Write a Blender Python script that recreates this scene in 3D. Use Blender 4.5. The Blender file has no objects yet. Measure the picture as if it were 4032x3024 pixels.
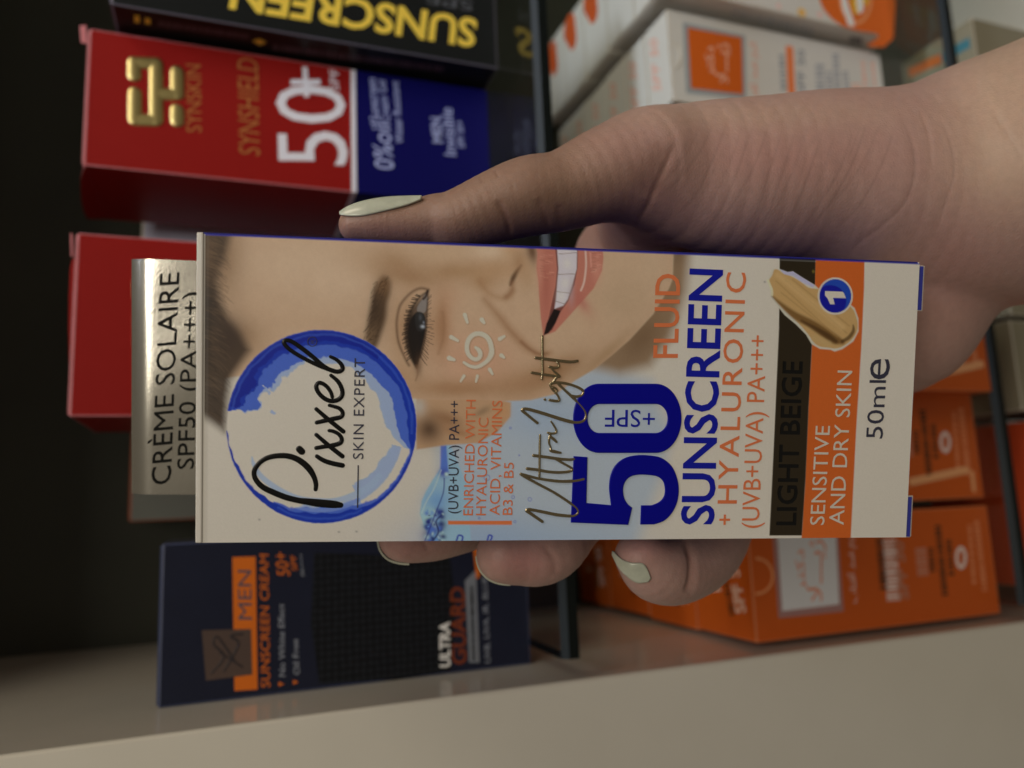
import bpy, bmesh, math, random
import numpy as np
from mathutils import Vector, Matrix

random.seed(4); RNG = np.random.RandomState(7)
MM = 0.001
SC = bpy.context.scene
COL = SC.collection

# ------------------------------------------------------------------ camera
F, CX, CY = 3028., 2016., 1512.           # focal length and centre in photo pixels
_dn = np.array([8184, 133, F]); _dn /= np.linalg.norm(_dn)
_rt = np.array([-911, -20100, F]); _rt -= _dn * _rt.dot(_dn); _rt /= np.linalg.norm(_rt)
_dp = np.cross(_rt, _dn)
if _dp[2] < 0: _dp = -_dp
MC = np.array([_rt, _dp, -_dn])           # camera (x right, y down, z forward) -> world, in mm
cam_data = bpy.data.cameras.new('camera'); cam = bpy.data.objects.new('camera', cam_data); COL.objects.link(cam)
cam_data.sensor_width = 36; cam_data.lens = 36 * F / 4032
cam_data.clip_start = 0.01; cam_data.clip_end = 20
_m = Matrix.Identity(4)
for i in range(3):
    _m[i][0] = MC[i, 0]; _m[i][1] = -MC[i, 1]; _m[i][2] = -MC[i, 2]
cam.matrix_world = _m
cam_data.dof.use_dof = True; cam_data.dof.focus_distance = 0.145; cam_data.dof.aperture_fstop = 11.5
SC.camera = cam

# ------------------------------------------------------------------ world, lamps, exposure
W = bpy.data.worlds.new('World'); SC.world = W; W.use_nodes = True
bg = W.node_tree.nodes['Background']; bg.inputs[0].default_value = (1.0, .86, .66, 1); bg.inputs[1].default_value = 0.11
SC.view_settings.view_transform = 'Standard'; SC.view_settings.look = 'None'
SC.view_settings.exposure = 0; SC.view_settings.gamma = 1
SC.cycles.max_bounces = 8; SC.cycles.transparent_max_bounces = 12

def area(name, loc, aim, sx, sy, power, color):
    d = bpy.data.lights.new(name, 'AREA'); d.shape = 'RECTANGLE'; d.size = sx * MM; d.size_y = sy * MM
    d.energy = power; d.color = color
    o = bpy.data.objects.new(name, d); COL.objects.link(o)
    o.location = Vector(loc) * MM
    o.rotation_euler = (Vector(aim) - Vector(loc)).to_track_quat('-Z', 'Y').to_euler()
    return o
area('ceiling_lamp', (640, -180, 560), (40, 180, -60), 320, 320, 1.75, (1, .87, .68))
cool = area('cool_ceiling_lamp', (270, 10, 640), (205, 275, -174), 200, 60, .16, (.80, .86, 1)); cool.data.spread = math.radians(38)
area('room_lamp', (120, -760, 900), (0, 220, -90), 520, 420, 5.5, (1, .91, .77))

# ------------------------------------------------------------------ pixels <-> world
def camray(px, py): return np.array([(px - CX) / F, (py - CY) / F, 1.])
def ray(px, py): return MC @ camray(px, py)
def onY(px, py, Y): r = ray(px, py); return r * Y / r[1]
def onZ(px, py, Z): r = ray(px, py); return r * Z / r[2]
def camp(px, py, d): return MC @ (camray(px, py) * d)
def proj(P):
    c = np.asarray(P, float) @ MC
    return c[..., 0] / c[..., 2] * F + CX, c[..., 1] / c[..., 2] * F + CY
def Z(ox, oy, s):
    def f(*pts): return [(ox + p[0] / s, oy + p[1] / s) + tuple(q / s for q in p[2:]) for p in pts]
    return f

# ------------------------------------------------------------------ materials
def lin(c):
    c = np.asarray(c, float) / 255.
    return np.where(c <= .04045, c / 12.92, ((c + .055) / 1.055) ** 2.4)
WREF = lin((165, 155, 137))
def alb(*c): return np.clip(lin(c) / WREF * .80, .002, .92)

def mat(name, color, rough=.5, metal=0., spec=.5, noise=0., nscale=600., bump=0., bscale=900., coat=0., trans=0., sss=0.):
    m = bpy.data.materials.new(name); m.use_nodes = True
    nt = m.node_tree; b = nt.nodes['Principled BSDF']
    col = tuple(float(x) for x in color[:3]) + (1,)
    b.inputs['Base Color'].default_value = col
    b.inputs['Roughness'].default_value = rough; b.inputs['Metallic'].default_value = metal
    b.inputs['Specular IOR Level'].default_value = spec
    b.inputs['Coat Weight'].default_value = coat; b.inputs['Coat Roughness'].default_value = .15
    if noise > 0 or bump > 0:
        tc = nt.nodes.new('ShaderNodeTexCoord')
    if noise > 0:
        n = nt.nodes.new('ShaderNodeTexNoise'); n.inputs['Scale'].default_value = nscale; n.inputs['Detail'].default_value = 5
        nt.links.new(tc.outputs['Object'], n.inputs['Vector'])
        mr = nt.nodes.new('ShaderNodeMapRange'); mr.inputs['To Min'].default_value = 1 - noise; mr.inputs['To Max'].default_value = 1 + noise
        nt.links.new(n.outputs['Fac'], mr.inputs['Value'])
        mx = nt.nodes.new('ShaderNodeVectorMath'); mx.operation = 'SCALE'; mx.inputs[0].default_value = col[:3]
        nt.links.new(mr.outputs[0], mx.inputs['Scale']); nt.links.new(mx.outputs[0], b.inputs['Base Color'])
    if bump > 0:
        n2 = nt.nodes.new('ShaderNodeTexNoise'); n2.inputs['Scale'].default_value = bscale; n2.inputs['Detail'].default_value = 4
        nt.links.new(tc.outputs['Object'], n2.inputs['Vector'])
        bp = nt.nodes.new('ShaderNodeBump'); bp.inputs['Strength'].default_value = bump; bp.inputs['Distance'].default_value = .0004
        nt.links.new(n2.outputs['Fac'], bp.inputs['Height']); nt.links.new(bp.outputs[0], b.inputs['Normal'])
    return m
_mc = {}
def ink(r, g, b, rough=.5, metal=0.):
    k = (r, g, b, rough, metal)
    if k not in _mc: _mc[k] = mat('ink', alb(r, g, b), rough, metal, spec=.25)
    return _mc[k]

PAPER = mat('white_paperboard', (.80, .775, .72), .42, noise=.03, nscale=300, bump=.04, bscale=2500)
PAPER_EDGE = mat('paper_edge', (.74, .70, .62), .7)
BLUE_INK = mat('blue_ink', alb(18, 18, 105), .35, spec=.5)
GOLD_FOIL = mat('gold_foil', (.62, .50, .22), .26, 1., bump=.08, bscale=3000)
BRONZE_FOIL = mat('bronze_foil', (.46, .38, .24), .26, 1., bump=.12, bscale=5000)
SILVER_FOIL = mat('silver_foil', (.70, .675, .60), .20, 1., bump=.04, bscale=2500)
BLACK_GLOSS = mat('black_varnish', (.008, .008, .008), .25, spec=.25)

# ------------------------------------------------------------------ mesh helpers
def link(o, parent=None):
    COL.objects.link(o)
    if parent is not None: o.parent = parent
    return o
def mesh(name, verts, faces, m, parent=None, smooth=False, idx=None):
    me = bpy.data.meshes.new(name)
    me.from_pydata([tuple(v) for v in verts], [], faces)
    for mm in (m if isinstance(m, (list, tuple)) else [m]): me.materials.append(mm)
    if idx is not None: me.polygons.foreach_set('material_index', idx)
    if smooth: me.polygons.foreach_set('use_smooth', [True] * len(me.polygons))
    me.update()
    return link(bpy.data.objects.new(name, me), parent)
def from_bm(name, bm, m, parent=None, smooth=False):
    me = bpy.data.meshes.new(name); bm.to_mesh(me); bm.free()
    for mm in (m if isinstance(m, (list, tuple)) else [m]): me.materials.append(mm)
    if smooth: me.polygons.foreach_set('use_smooth', [True] * len(me.polygons))
    return link(bpy.data.objects.new(name, me), parent)
def tag(o, label, cat, group=None, kind=None):
    if label: o['label'] = label
    if cat: o['category'] = cat
    if group: o['group'] = group
    if kind: o['kind'] = kind
    return o
def empty(name, mw, label, cat, group=None):
    o = bpy.data.objects.new(name, None); COL.objects.link(o); o.empty_display_size = .01
    o.matrix_world = mw
    return tag(o, label, cat, group)
def bm_box(x0, x1, y0, y1, z0, z1, bev=0., seg=1):
    bm = bmesh.new()
    v = [bm.verts.new((x * MM, y * MM, z * MM)) for x in (x0, x1) for y in (y0, y1) for z in (z0, z1)]
    for f in ((0, 1, 3, 2), (4, 6, 7, 5), (0, 4, 5, 1), (2, 3, 7, 6), (0, 2, 6, 4), (1, 5, 7, 3)):
        bm.faces.new([v[i] for i in f])
    if bev > 0:
        r = bmesh.ops.bevel(bm, geom=bm.edges[:], offset=bev * MM, segments=seg, profile=.6, affect='EDGES')
        for f in r['faces']: f.material_index = 1
    bmesh.ops.recalc_face_normals(bm, faces=bm.faces[:])
    return bm

def catmull(P, n=8, closed=False):
    P = np.asarray(P, float); N = len(P)
    if N < 3: 
        t = np.linspace(0, 1, n)[:, None]; return P[0] * (1 - t) + P[1] * t
    out = []
    rng = range(N if closed else N - 1)
    for i in rng:
        if closed: a, b, c, d = P[(i - 1) % N], P[i], P[(i + 1) % N], P[(i + 2) % N]
        else: a, b, c, d = P[max(i - 1, 0)], P[i], P[i + 1], P[min(i + 2, N - 1)]
        for t in np.linspace(0, 1, n, endpoint=False):
            out.append(.5 * (2 * b + (c - a) * t + (2 * a - 5 * b + 4 * c - d) * t * t + (3 * b - a - 3 * c + d) * t ** 3))
    if not closed: out.append(P[-1])
    return np.array(out)

# ------------------------------------------------------------------ a printed carton standing in its own frame
class Frame:
    """local axes of a carton: x right, y into the carton, z up; origin bottom centre of the front; mm."""
    def __init__(s, origin, X, Y, Zv):
        s.o = np.array(origin, float); s.R = np.array([X, Y, Zv], float).T
        s.mw = Matrix.Identity(4)
        for i in range(3):
            for j in range(3): s.mw[i][j] = s.R[i, j]
            s.mw[i][3] = s.o[i] * MM
    def ro(s, px, py): return s.R.T @ ray(px, py), s.R.T @ (-s.o)
    def at(s, px, py, face='front', off=0.):
        r, c = s.ro(px, py)
        ax = {'front': 1, 'left': 0, 'right': 0, 'top': 2}[face]
        t = (off - c[ax]) / r[ax]
        return c + r * t
    def world(s, p): return s.R @ np.asarray(p, float) + s.o
NRM = {'front': (0, -1, 0), 'left': (-1, 0, 0), 'right': (1, 0, 0), 'top': (0, 0, 1)}

_fd = bpy.utils.system_resource('DATAFILES') + '/fonts/'
def font(n):
    try: return bpy.data.fonts.load(_fd + n)
    except Exception: return None
INTER = None; ARAB = font('NotoSansArabic-VariableFont_wdth,wght.woff2')

def text(fr, parent, s, bl, br, tl, m, face='front', off=0., eps=.08, bold=0., space=1., fnt=INTER, shear=0., name='lettering', res=3, thick=0.):
    c = bpy.data.curves.new('t', 'FONT'); c.body = s
    if fnt: c.font = fnt
    c.resolution_u = res; c.offset = bold; c.space_character = space; c.shear = shear
    o = bpy.data.objects.new('t', c); COL.objects.link(o)
    dg = bpy.context.evaluated_depsgraph_get(); oe = o.evaluated_get(dg); me = oe.to_mesh()
    V = np.array([v.co[:2] for v in me.vertices]); faces = [tuple(p.vertices) for p in me.polygons]
    oe.to_mesh_clear(); bpy.data.objects.remove(o); bpy.data.curves.remove(c)
    if not len(V): return None
    x0, x1 = V[:, 0].min(), V[:, 0].max(); y1 = V[:, 1].max()
    P0, P1, P2 = [fr.at(p[0], p[1], face, off) for p in (bl, br, tl)]
    n = np.array(NRM[face], float)
    P = P0 + (V[:, :1] - x0) / (x1 - x0) * (P1 - P0) + V[:, 1:] / y1 * (P2 - P0) + n * eps
    a, b, d = P1 - P0, P2 - P0, n
    if np.cross(a, b).dot(n) < 0: faces = [f[::-1] for f in faces]
    return mesh(name, P * MM, faces, m, parent)

def poly(fr, parent, pts, m, face='front', off=0., eps=.05, name='printed_patch', thick=0.):
    P = np.array([fr.at(p[0], p[1], face, off) for p in pts]) + np.array(NRM[face]) * eps
    n = np.array(NRM[face], float); N = len(P)
    c = P.mean(0); nn = sum(np.cross(P[i] - c, P[(i + 1) % N] - c) for i in range(N))
    if nn.dot(n) < 0: P = P[::-1]
    return mesh(name, P * MM, [tuple(range(N))], m, parent)

def stroke_mesh(fr, parent, strokes, m, face='front', off=0., eps=.02, h=.12, name='lettering', n=6, prof=5, flat=False):
    """raised rounded strokes: each a list of (px, py, width px)"""
    nv = np.array(NRM[face], float); verts = []; faces = []
    for st in strokes:
        S = catmull(st, n) if not flat else np.array(st, float)
        P = np.array([fr.at(p[0], p[1], face, off) for p in S])
        T = np.gradient(P, axis=0); T /= np.linalg.norm(T, axis=1)[:, None] + 1e-9
        B = np.cross(T, nv)
        sc = np.linalg.norm(fr.at(S[0][0], S[0][1], face, off) - fr.at(S[0][0] + 10, S[0][1], face, off)) / 10
        w = S[:, 2] * .5 * sc
        # round caps
        cap = 4
        def capped(sgn, i):
            out = []
            for k in range(1, cap + 1):
                a = math.pi / 2 * k / cap
                out.append((P[i] + sgn * T[i] * w[i] * math.sin(a), B[i], max(w[i] * math.cos(a), .004)))
            return out
        rings = capped(-1, 0)[::-1] + [(P[i], B[i], w[i]) for i in range(len(P))] + capped(1, len(P) - 1)
        b0 = len(verts)
        for (p, b, ww) in rings:
            for k in range(prof):
                a = math.pi * k / (prof - 1)
                hh = h * min(1, ww / max(w.max(), 1e-6) * 1.2)
                verts.append(p + b * ww * math.cos(a) + nv * (eps + hh * math.sin(a)))
        for i in range(len(rings) - 1):
            for k in range(prof - 1):
                q = b0 + i * prof + k
                faces.append((q, q + 1, q + prof + 1, q + prof))
    bm = bmesh.new()
    bv = [bm.verts.new(np.asarray(v) * MM) for v in verts]
    for f in faces: bm.faces.new([bv[i] for i in f])
    bmesh.ops.recalc_face_normals(bm, faces=bm.faces[:])
    # make normals point out of the carton
    for f in bm.faces:
        if f.normal.dot(Vector(nv)) < -.2: f.normal_flip()
    return from_bm(name, bm, m, parent, smooth=True)

def filled(fr, parent, loops, m, ext=.1, bev=.05, eps=.02, name='numeral', face='front', smooth_n=8):
    """filled outline with holes, raised with a rounded edge"""
    c = bpy.data.curves.new('c', 'CURVE'); c.dimensions = '2D'; c.fill_mode = 'BOTH'
    for L in loops:
        P = [fr.at(p[0], p[1], face) for p in L]
        sp = c.splines.new('POLY'); sp.points.add(len(P) - 1); sp.use_cyclic_u = True
        for q, p in zip(sp.points, P): q.co = (p[0], p[2], 0, 1)
    c.extrude = ext; c.bevel_depth = bev; c.bevel_resolution = 1; c.offset = -bev
    o = bpy.data.objects.new('c', c); COL.objects.link(o)
    dg = bpy.context.evaluated_depsgraph_get(); oe = o.evaluated_get(dg); me = oe.to_mesh()
    V = np.array([tuple(v.co) for v in me.vertices]); fs = [tuple(p.vertices) for p in me.polygons]
    oe.to_mesh_clear(); bpy.data.objects.remove(o); bpy.data.curves.remove(c)
    P = np.stack([V[:, 0], -(V[:, 2] + eps), V[:, 1]], 1)
    return mesh(name, P * MM, fs, m, parent)

# ------------------------------------------------------------------ the display cabinet
SHELF_Z = -96.4; LOW_Z = -292.0; GY = 222.2; XP = -54.0; BACK = 374.
laminate = mat('cream_laminate', (.78, .75, .67), .30, spec=.5, noise=.03, nscale=60, bump=.02, bscale=800)
inner_lam = mat('glossy_inner_laminate', (.66, .63, .56), .16, spec=.6, noise=.04, nscale=80)
back_mat = mat('dark_back_board', (.034, .038, .027), .30, noise=.35, nscale=25)
edge_mat = mat('dark_glass_edge', (.004, .007, .007), .25, spec=.3)
rim_mat = mat('polished_glass_rim', (.028, .038, .048), .45, spec=.15)
def glass_mat():
    m = bpy.data.materials.new('shelf_glass'); m.use_nodes = True; nt = m.node_tree; nt.nodes.clear()
    out = nt.nodes.new('ShaderNodeOutputMaterial'); mx = nt.nodes.new('ShaderNodeMixShader')
    tr = nt.nodes.new('ShaderNodeBsdfTransparent'); tr.inputs[0].default_value = (.91, .94, .92, 1)
    gl = nt.nodes.new('ShaderNodeBsdfGlossy'); gl.inputs['Roughness'].default_value = .03
    fr = nt.nodes.new('ShaderNodeFresnel'); geo = nt.nodes.new('ShaderNodeNewGeometry'); im = nt.nodes.new('ShaderNodeMapRange'); im.inputs['To Min'].default_value = 1.5; im.inputs['To Max'].default_value = 1 / 1.5
    nt.links.new(geo.outputs['Backfacing'], im.inputs['Value']); nt.links.new(im.outputs[0], fr.inputs['IOR'])
    nt.links.new(fr.outputs[0], mx.inputs[0]); nt.links.new(tr.outputs[0], mx.inputs[1]); nt.links.new(gl.outputs[0], mx.inputs[2])
    nt.links.new(mx.outputs[0], out.inputs[0]); return m
GLASS = glass_mat()
cab = empty('display_cabinet', Matrix.Translation((0, .3, LOW_Z * MM)), 'shop display cabinet with cream side panel, dark back and glass shelves full of sunscreen boxes', 'cabinet')
def cabpart(name, bm, m, smooth=False):
    o = from_bm(name, bm, m, None, smooth); o.parent = cab; o.matrix_parent_inverse = cab.matrix_world.inverted(); return o
cabpart('side_panel', bm_box(XP - 90, XP - .3, GY - 1, BACK + 12, -520, 132, .5), [laminate, laminate])
cabpart('inner_lining', bm_box(XP - .29, XP, GY - .2, BACK, -520, 132), [inner_lam])
cabpart('back_panel', bm_box(XP, 420, BACK, BACK + 8, -520, 132), [back_mat])
cabpart('top_board', bm_box(XP - 90, 420, GY + 14, BACK + 12, 132.3, 150), [laminate])  # out of view; added above the upper shelf to darken the interior
cabpart('side_panel', bm_box(400, 420, GY, BACK - .2, -520, 132), [laminate])
def shelf(z, y0):
    th = 5.3
    bm = bm_box(XP + 6, 399, y0, BACK - .4, z - th, z)
    for f in bm.faces:
        if abs(f.normal.z) < .5: f.material_index = 1
    # the polished front rim: a thin chamfer on the top front edge
    es = [e for e in bm.edges if all(abs(v.co.y - y0 * MM) < 1e-6 and abs(v.co.z - z * MM) < 1e-6 for v in e.verts)]
    r = bmesh.ops.bevel(bm, geom=es, offset=1.9 * MM, segments=1, affect='EDGES')
    for f in r['faces']: f.material_index = 2
    return cabpart('glass_shelf', bm, [GLASS, edge_mat, rim_mat])
shelf(SHELF_Z, GY); shelf(LOW_Z, GY)
cabpart('bottom_board', bm_box(XP, 399.5, GY + 2, BACK - .3, -520, -500), [laminate])

# ------------------------------------------------------------------ generic standing carton
def std_frame(xc, y, z, yaw=0.):
    c, s = math.cos(yaw), math.sin(yaw)
    return Frame((xc, y, z), (c, s, 0), (-s, c, 0), (0, 0, 1))
def carton(name, label, fr, w, h, d, m, edge, group=None, lid=True, lidmat=None, splits=None, notch=True, cat='box'):
    e = empty(name, fr.mw, label, cat, group)
    bm = bm_box(-w / 2, w / 2, 0, d, 0, h, .45, 2)
    mats = [m, edge]
    if splits:
        for z, mm in splits:
            bmesh.ops.bisect_plane(bm, geom=bm.verts[:] + bm.edges[:] + bm.faces[:], plane_co=(0, 0, z * MM), plane_no=(0, 0, 1))
        mats += [mm for z, mm in splits]
        for f in bm.faces:
            zc = f.calc_center_median().z / MM
            for k, (z, mm) in enumerate(splits):
                if zc < z: f.material_index = 2 + k
    from_bm('carton_body', bm, mats, e)
    if lid:
        lm = lidmat or m
        # tuck lid: a thin board lying on the top, a little short of the corners, with a lighter cut edge
        b = bmesh.new()
        pts = [(-w / 2 + .6, .4), (-w / 2 + 2.2, -.05)] + [(w / 2 - 2.2, -.05), (w / 2 - .6, .4), (w / 2 - .5, d - .6), (-w / 2 + .5, d - .6)]
        lo = [b.verts.new((x * MM, y * MM, (h + .02) * MM)) for x, y in pts]; hi = [b.verts.new((x * MM, y * MM, (h + .5) * MM)) for x, y in pts]
        b.faces.new(lo[::-1]); b.faces.new(hi)
        for i in range(len(pts)):
            f = b.faces.new([lo[i], lo[(i + 1) % len(pts)], hi[(i + 1) % len(pts)], hi[i]]); f.material_index = 1
        bmesh.ops.recalc_face_normals(b, faces=b.faces[:])
        from_bm('lid_flap', b, [lm, edge], e)
    return e

# ------------------------------------------------------------------ the held carton
R8 = Z(950, 1280, 2.7655); R2b = Z(950, 1700, 4.0218); Z3 = Z(2000, 1350, 4.483); Z4 = Z(2000, 1700, 4.3657)
Z5 = Z(1740, 1220, 5.1857); Z6 = Z(2200, 1480, 2.7192); Z7 = Z(2980, 1000, 3.95); Z8 = Z(460, 150, 4.047)
R1 = Z(700, 850, 1.2292); R2 = Z(1700, 1300, 1.8436); R3 = Z(2400, 900, 1.2762); R4 = Z(1300, 900, 1.58)
G5 = Z(200, 0, 1.2289); G7 = Z(500, 2000, 1.2289); G8 = Z(2200, 1900, 1.2074); GF = Z(200, 850, 1.3827)
OB = Z(3000, 2000, 2.1434); WB = Z(2100, 0, 2.4578); WR = Z(3000, 0, 2.1434); TP = Z(2000, 0, 1.0886); OC = Z(3300, 1000, 1.3825)

cA, cB, cC, cD = (785, 912), (3628, 1030), (3578, 2118), (785, 2140)
_t = np.linalg.solve(np.array([camray(*cA), -camray(*cB), camray(*cC)]).T, camray(*cD)); _s = 133. / _t[0]
pA, pB, pD = camray(*cA) * 133., camray(*cB) * _t[1] * _s, camray(*cD) * _s
uu = pB - pA; LEN = np.linalg.norm(uu); uu /= LEN
vv = pD - pA; WID = np.linalg.norm(vv); vv -= uu * vv.dot(uu); vv /= np.linalg.norm(vv)
nn = np.cross(uu, vv)                                    # into the carton
DEP = 38.
Xw, Yw, Zw = MC @ (-vv), MC @ nn, MC @ (-uu)
org = MC @ (pA + vv * WID / 2 + uu * LEN)                # bottom centre of the front
HF = Frame(org, Xw, Yw, Zw)

held = empty('sunscreen_carton', HF.mw, 'tall white carton with a smiling face print and blue ring logo held in the hand', 'box')
w2 = WID / 2
_b = bm_box(-w2, w2, 0.25, DEP, 0, LEN, .5, 2)
white_side = mat('white_board_side', (.78, .75, .69), .45)
blue_side = mat('blue_printed_side', alb(24, 24, 78), .5, spec=.2)
for f in _b.faces:
    c_ = f.calc_center_median(); f.material_index = 0
    if abs(c_.x) > (w2 - .6) * MM and .6 * MM < c_.z < (LEN - .8) * MM: f.material_index = 1
from_bm('carton_body', _b, [white_side, blue_side], held)

# front print: a fine sheet whose colours are painted like the printed artwork
step = .155
nu, nv_ = int(LEN / step), int((WID - .7) / step)
gu = np.linspace(.55, LEN - .2, nu); gv = np.linspace(.35, WID - .08, nv_)
UU, VV = np.meshgrid(gu, gv, indexing='ij')              # u from the top edge down, v from right to left
loc = np.stack([w2 - VV, np.full_like(UU, .2), LEN - UU], -1)
wpos = loc @ HF.R.T + HF.o
PX, PY = proj(wpos)
IMG = np.ones(PX.shape + (3,)) * np.array((.80, .775, .72)); FOIL = np.zeros(PX.shape)

def _box(x0, x1, y0, y1):
    m_ = (PX > x0) & (PX < x1) & (PY > y0) & (PY < y1)
    if not m_.any(): return None
    i = np.where(m_.any(1))[0]; j = np.where(m_.any(0))[0]
    return slice(i[0], i[-1] + 1), slice(j[0], j[-1] + 1)
def comp(sl, a, c):
    a = np.clip(a, 0, 1)[..., None]; IMG[sl] = IMG[sl] * (1 - a) + np.asarray(c) * a
def polymask(sl, P):
    x, y = PX[sl], PY[sl]; ins = np.zeros(x.shape, bool); dm = np.full(x.shape, 1e9)
    N = len(P)
    for i in range(N):
        x0, y0 = P[i][:2]; x1, y1 = P[(i + 1) % N][:2]
        if y0 != y1: ins ^= ((y0 > y) != (y1 > y)) & (x < (x1 - x0) * (y - y0) / (y1 - y0) + x0)
        dx, dy = x1 - x0, y1 - y0; t = np.clip(((x - x0) * dx + (y - y0) * dy) / (dx * dx + dy * dy + 1e-9), 0, 1)
        dm = np.minimum(dm, (x - x0 - t * dx) ** 2 + (y - y0 - t * dy) ** 2)
    d = np.sqrt(dm); return np.where(ins, d, -d)
def fill(P, c, soft=3., k=1., smooth=0):
    P = np.asarray([p[:2] for p in P], float)
    if smooth: P = catmull(P, smooth, True)
    sl = _box(P[:, 0].min() - soft, P[:, 0].max() + soft, P[:, 1].min() - soft, P[:, 1].max() + soft)
    if sl is None: return
    a = np.clip(.5 + polymask(sl, P) / soft, 0, 1); a = a * a * (3 - 2 * a)
    comp(sl, a * k, c); return sl, a
def line(P, c, soft=3., k=1., n=6, w=None):
    P = np.asarray(P, float)
    if P.shape[1] == 2: P = np.hstack([P, np.full((len(P), 1), w)])
    if len(P) > 2: P = catmull(P, n)
    mw_ = P[:, 2].max() / 2 + soft * 2
    sl = _box(P[:, 0].min() - mw_, P[:, 0].max() + mw_, P[:, 1].min() - mw_, P[:, 1].max() + mw_)
    if sl is None: return
    x, y = PX[sl], PY[sl]; sd = np.full(x.shape, -1e9)
    for i in range(len(P) - 1):
        x0, y0, r0 = P[i]; x1, y1, r1 = P[i + 1]; dx, dy = x1 - x0, y1 - y0
        t = np.clip(((x - x0) * dx + (y - y0) * dy) / (dx * dx + dy * dy + 1e-9), 0, 1)
        sd = np.maximum(sd, (r0 + (r1 - r0) * t) / 2 - np.hypot(x - x0 - t * dx, y - y0 - t * dy))
    a = np.clip(.5 + sd / soft, 0, 1); a = a * a * (3 - 2 * a)
    comp(sl, a * k, c)
def blob(cx, cy, rx, ry, c, k=1., rot=0., mask=None):
    R_ = 2.6 * max(rx, ry); sl = _box(cx - R_, cx + R_, cy - R_, cy + R_)
    if sl is None: return
    x, y = PX[sl] - cx, PY[sl] - cy; ca, sa = math.cos(math.radians(rot)), math.sin(math.radians(rot))
    q = ((x * ca + y * sa) / rx) ** 2 + ((-x * sa + y * ca) / ry) ** 2
    a = np.exp(-q * 1.2) * k
    if mask is not None: a = a * mask[sl]
    comp(sl, a, c)
def vnoise(shape, cells, seed):
    r = np.random.RandomState(seed); g = r.rand(cells[0] + 2, cells[1] + 2)
    a = np.linspace(0, cells[0], shape[0]); b = np.linspace(0, cells[1], shape[1])
    i = a.astype(int); j = b.astype(int); fa = (a - i)[:, None]; fb = (b - j)[None]
    fa = fa * fa * (3 - 2 * fa); fb = fb * fb * (3 - 2 * fb)
    return (g[i][:, j] * (1 - fa) + g[i + 1][:, j] * fa) * (1 - fb) + (g[i][:, j + 1] * (1 - fa) + g[i + 1][:, j + 1] * fa) * fb

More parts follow.
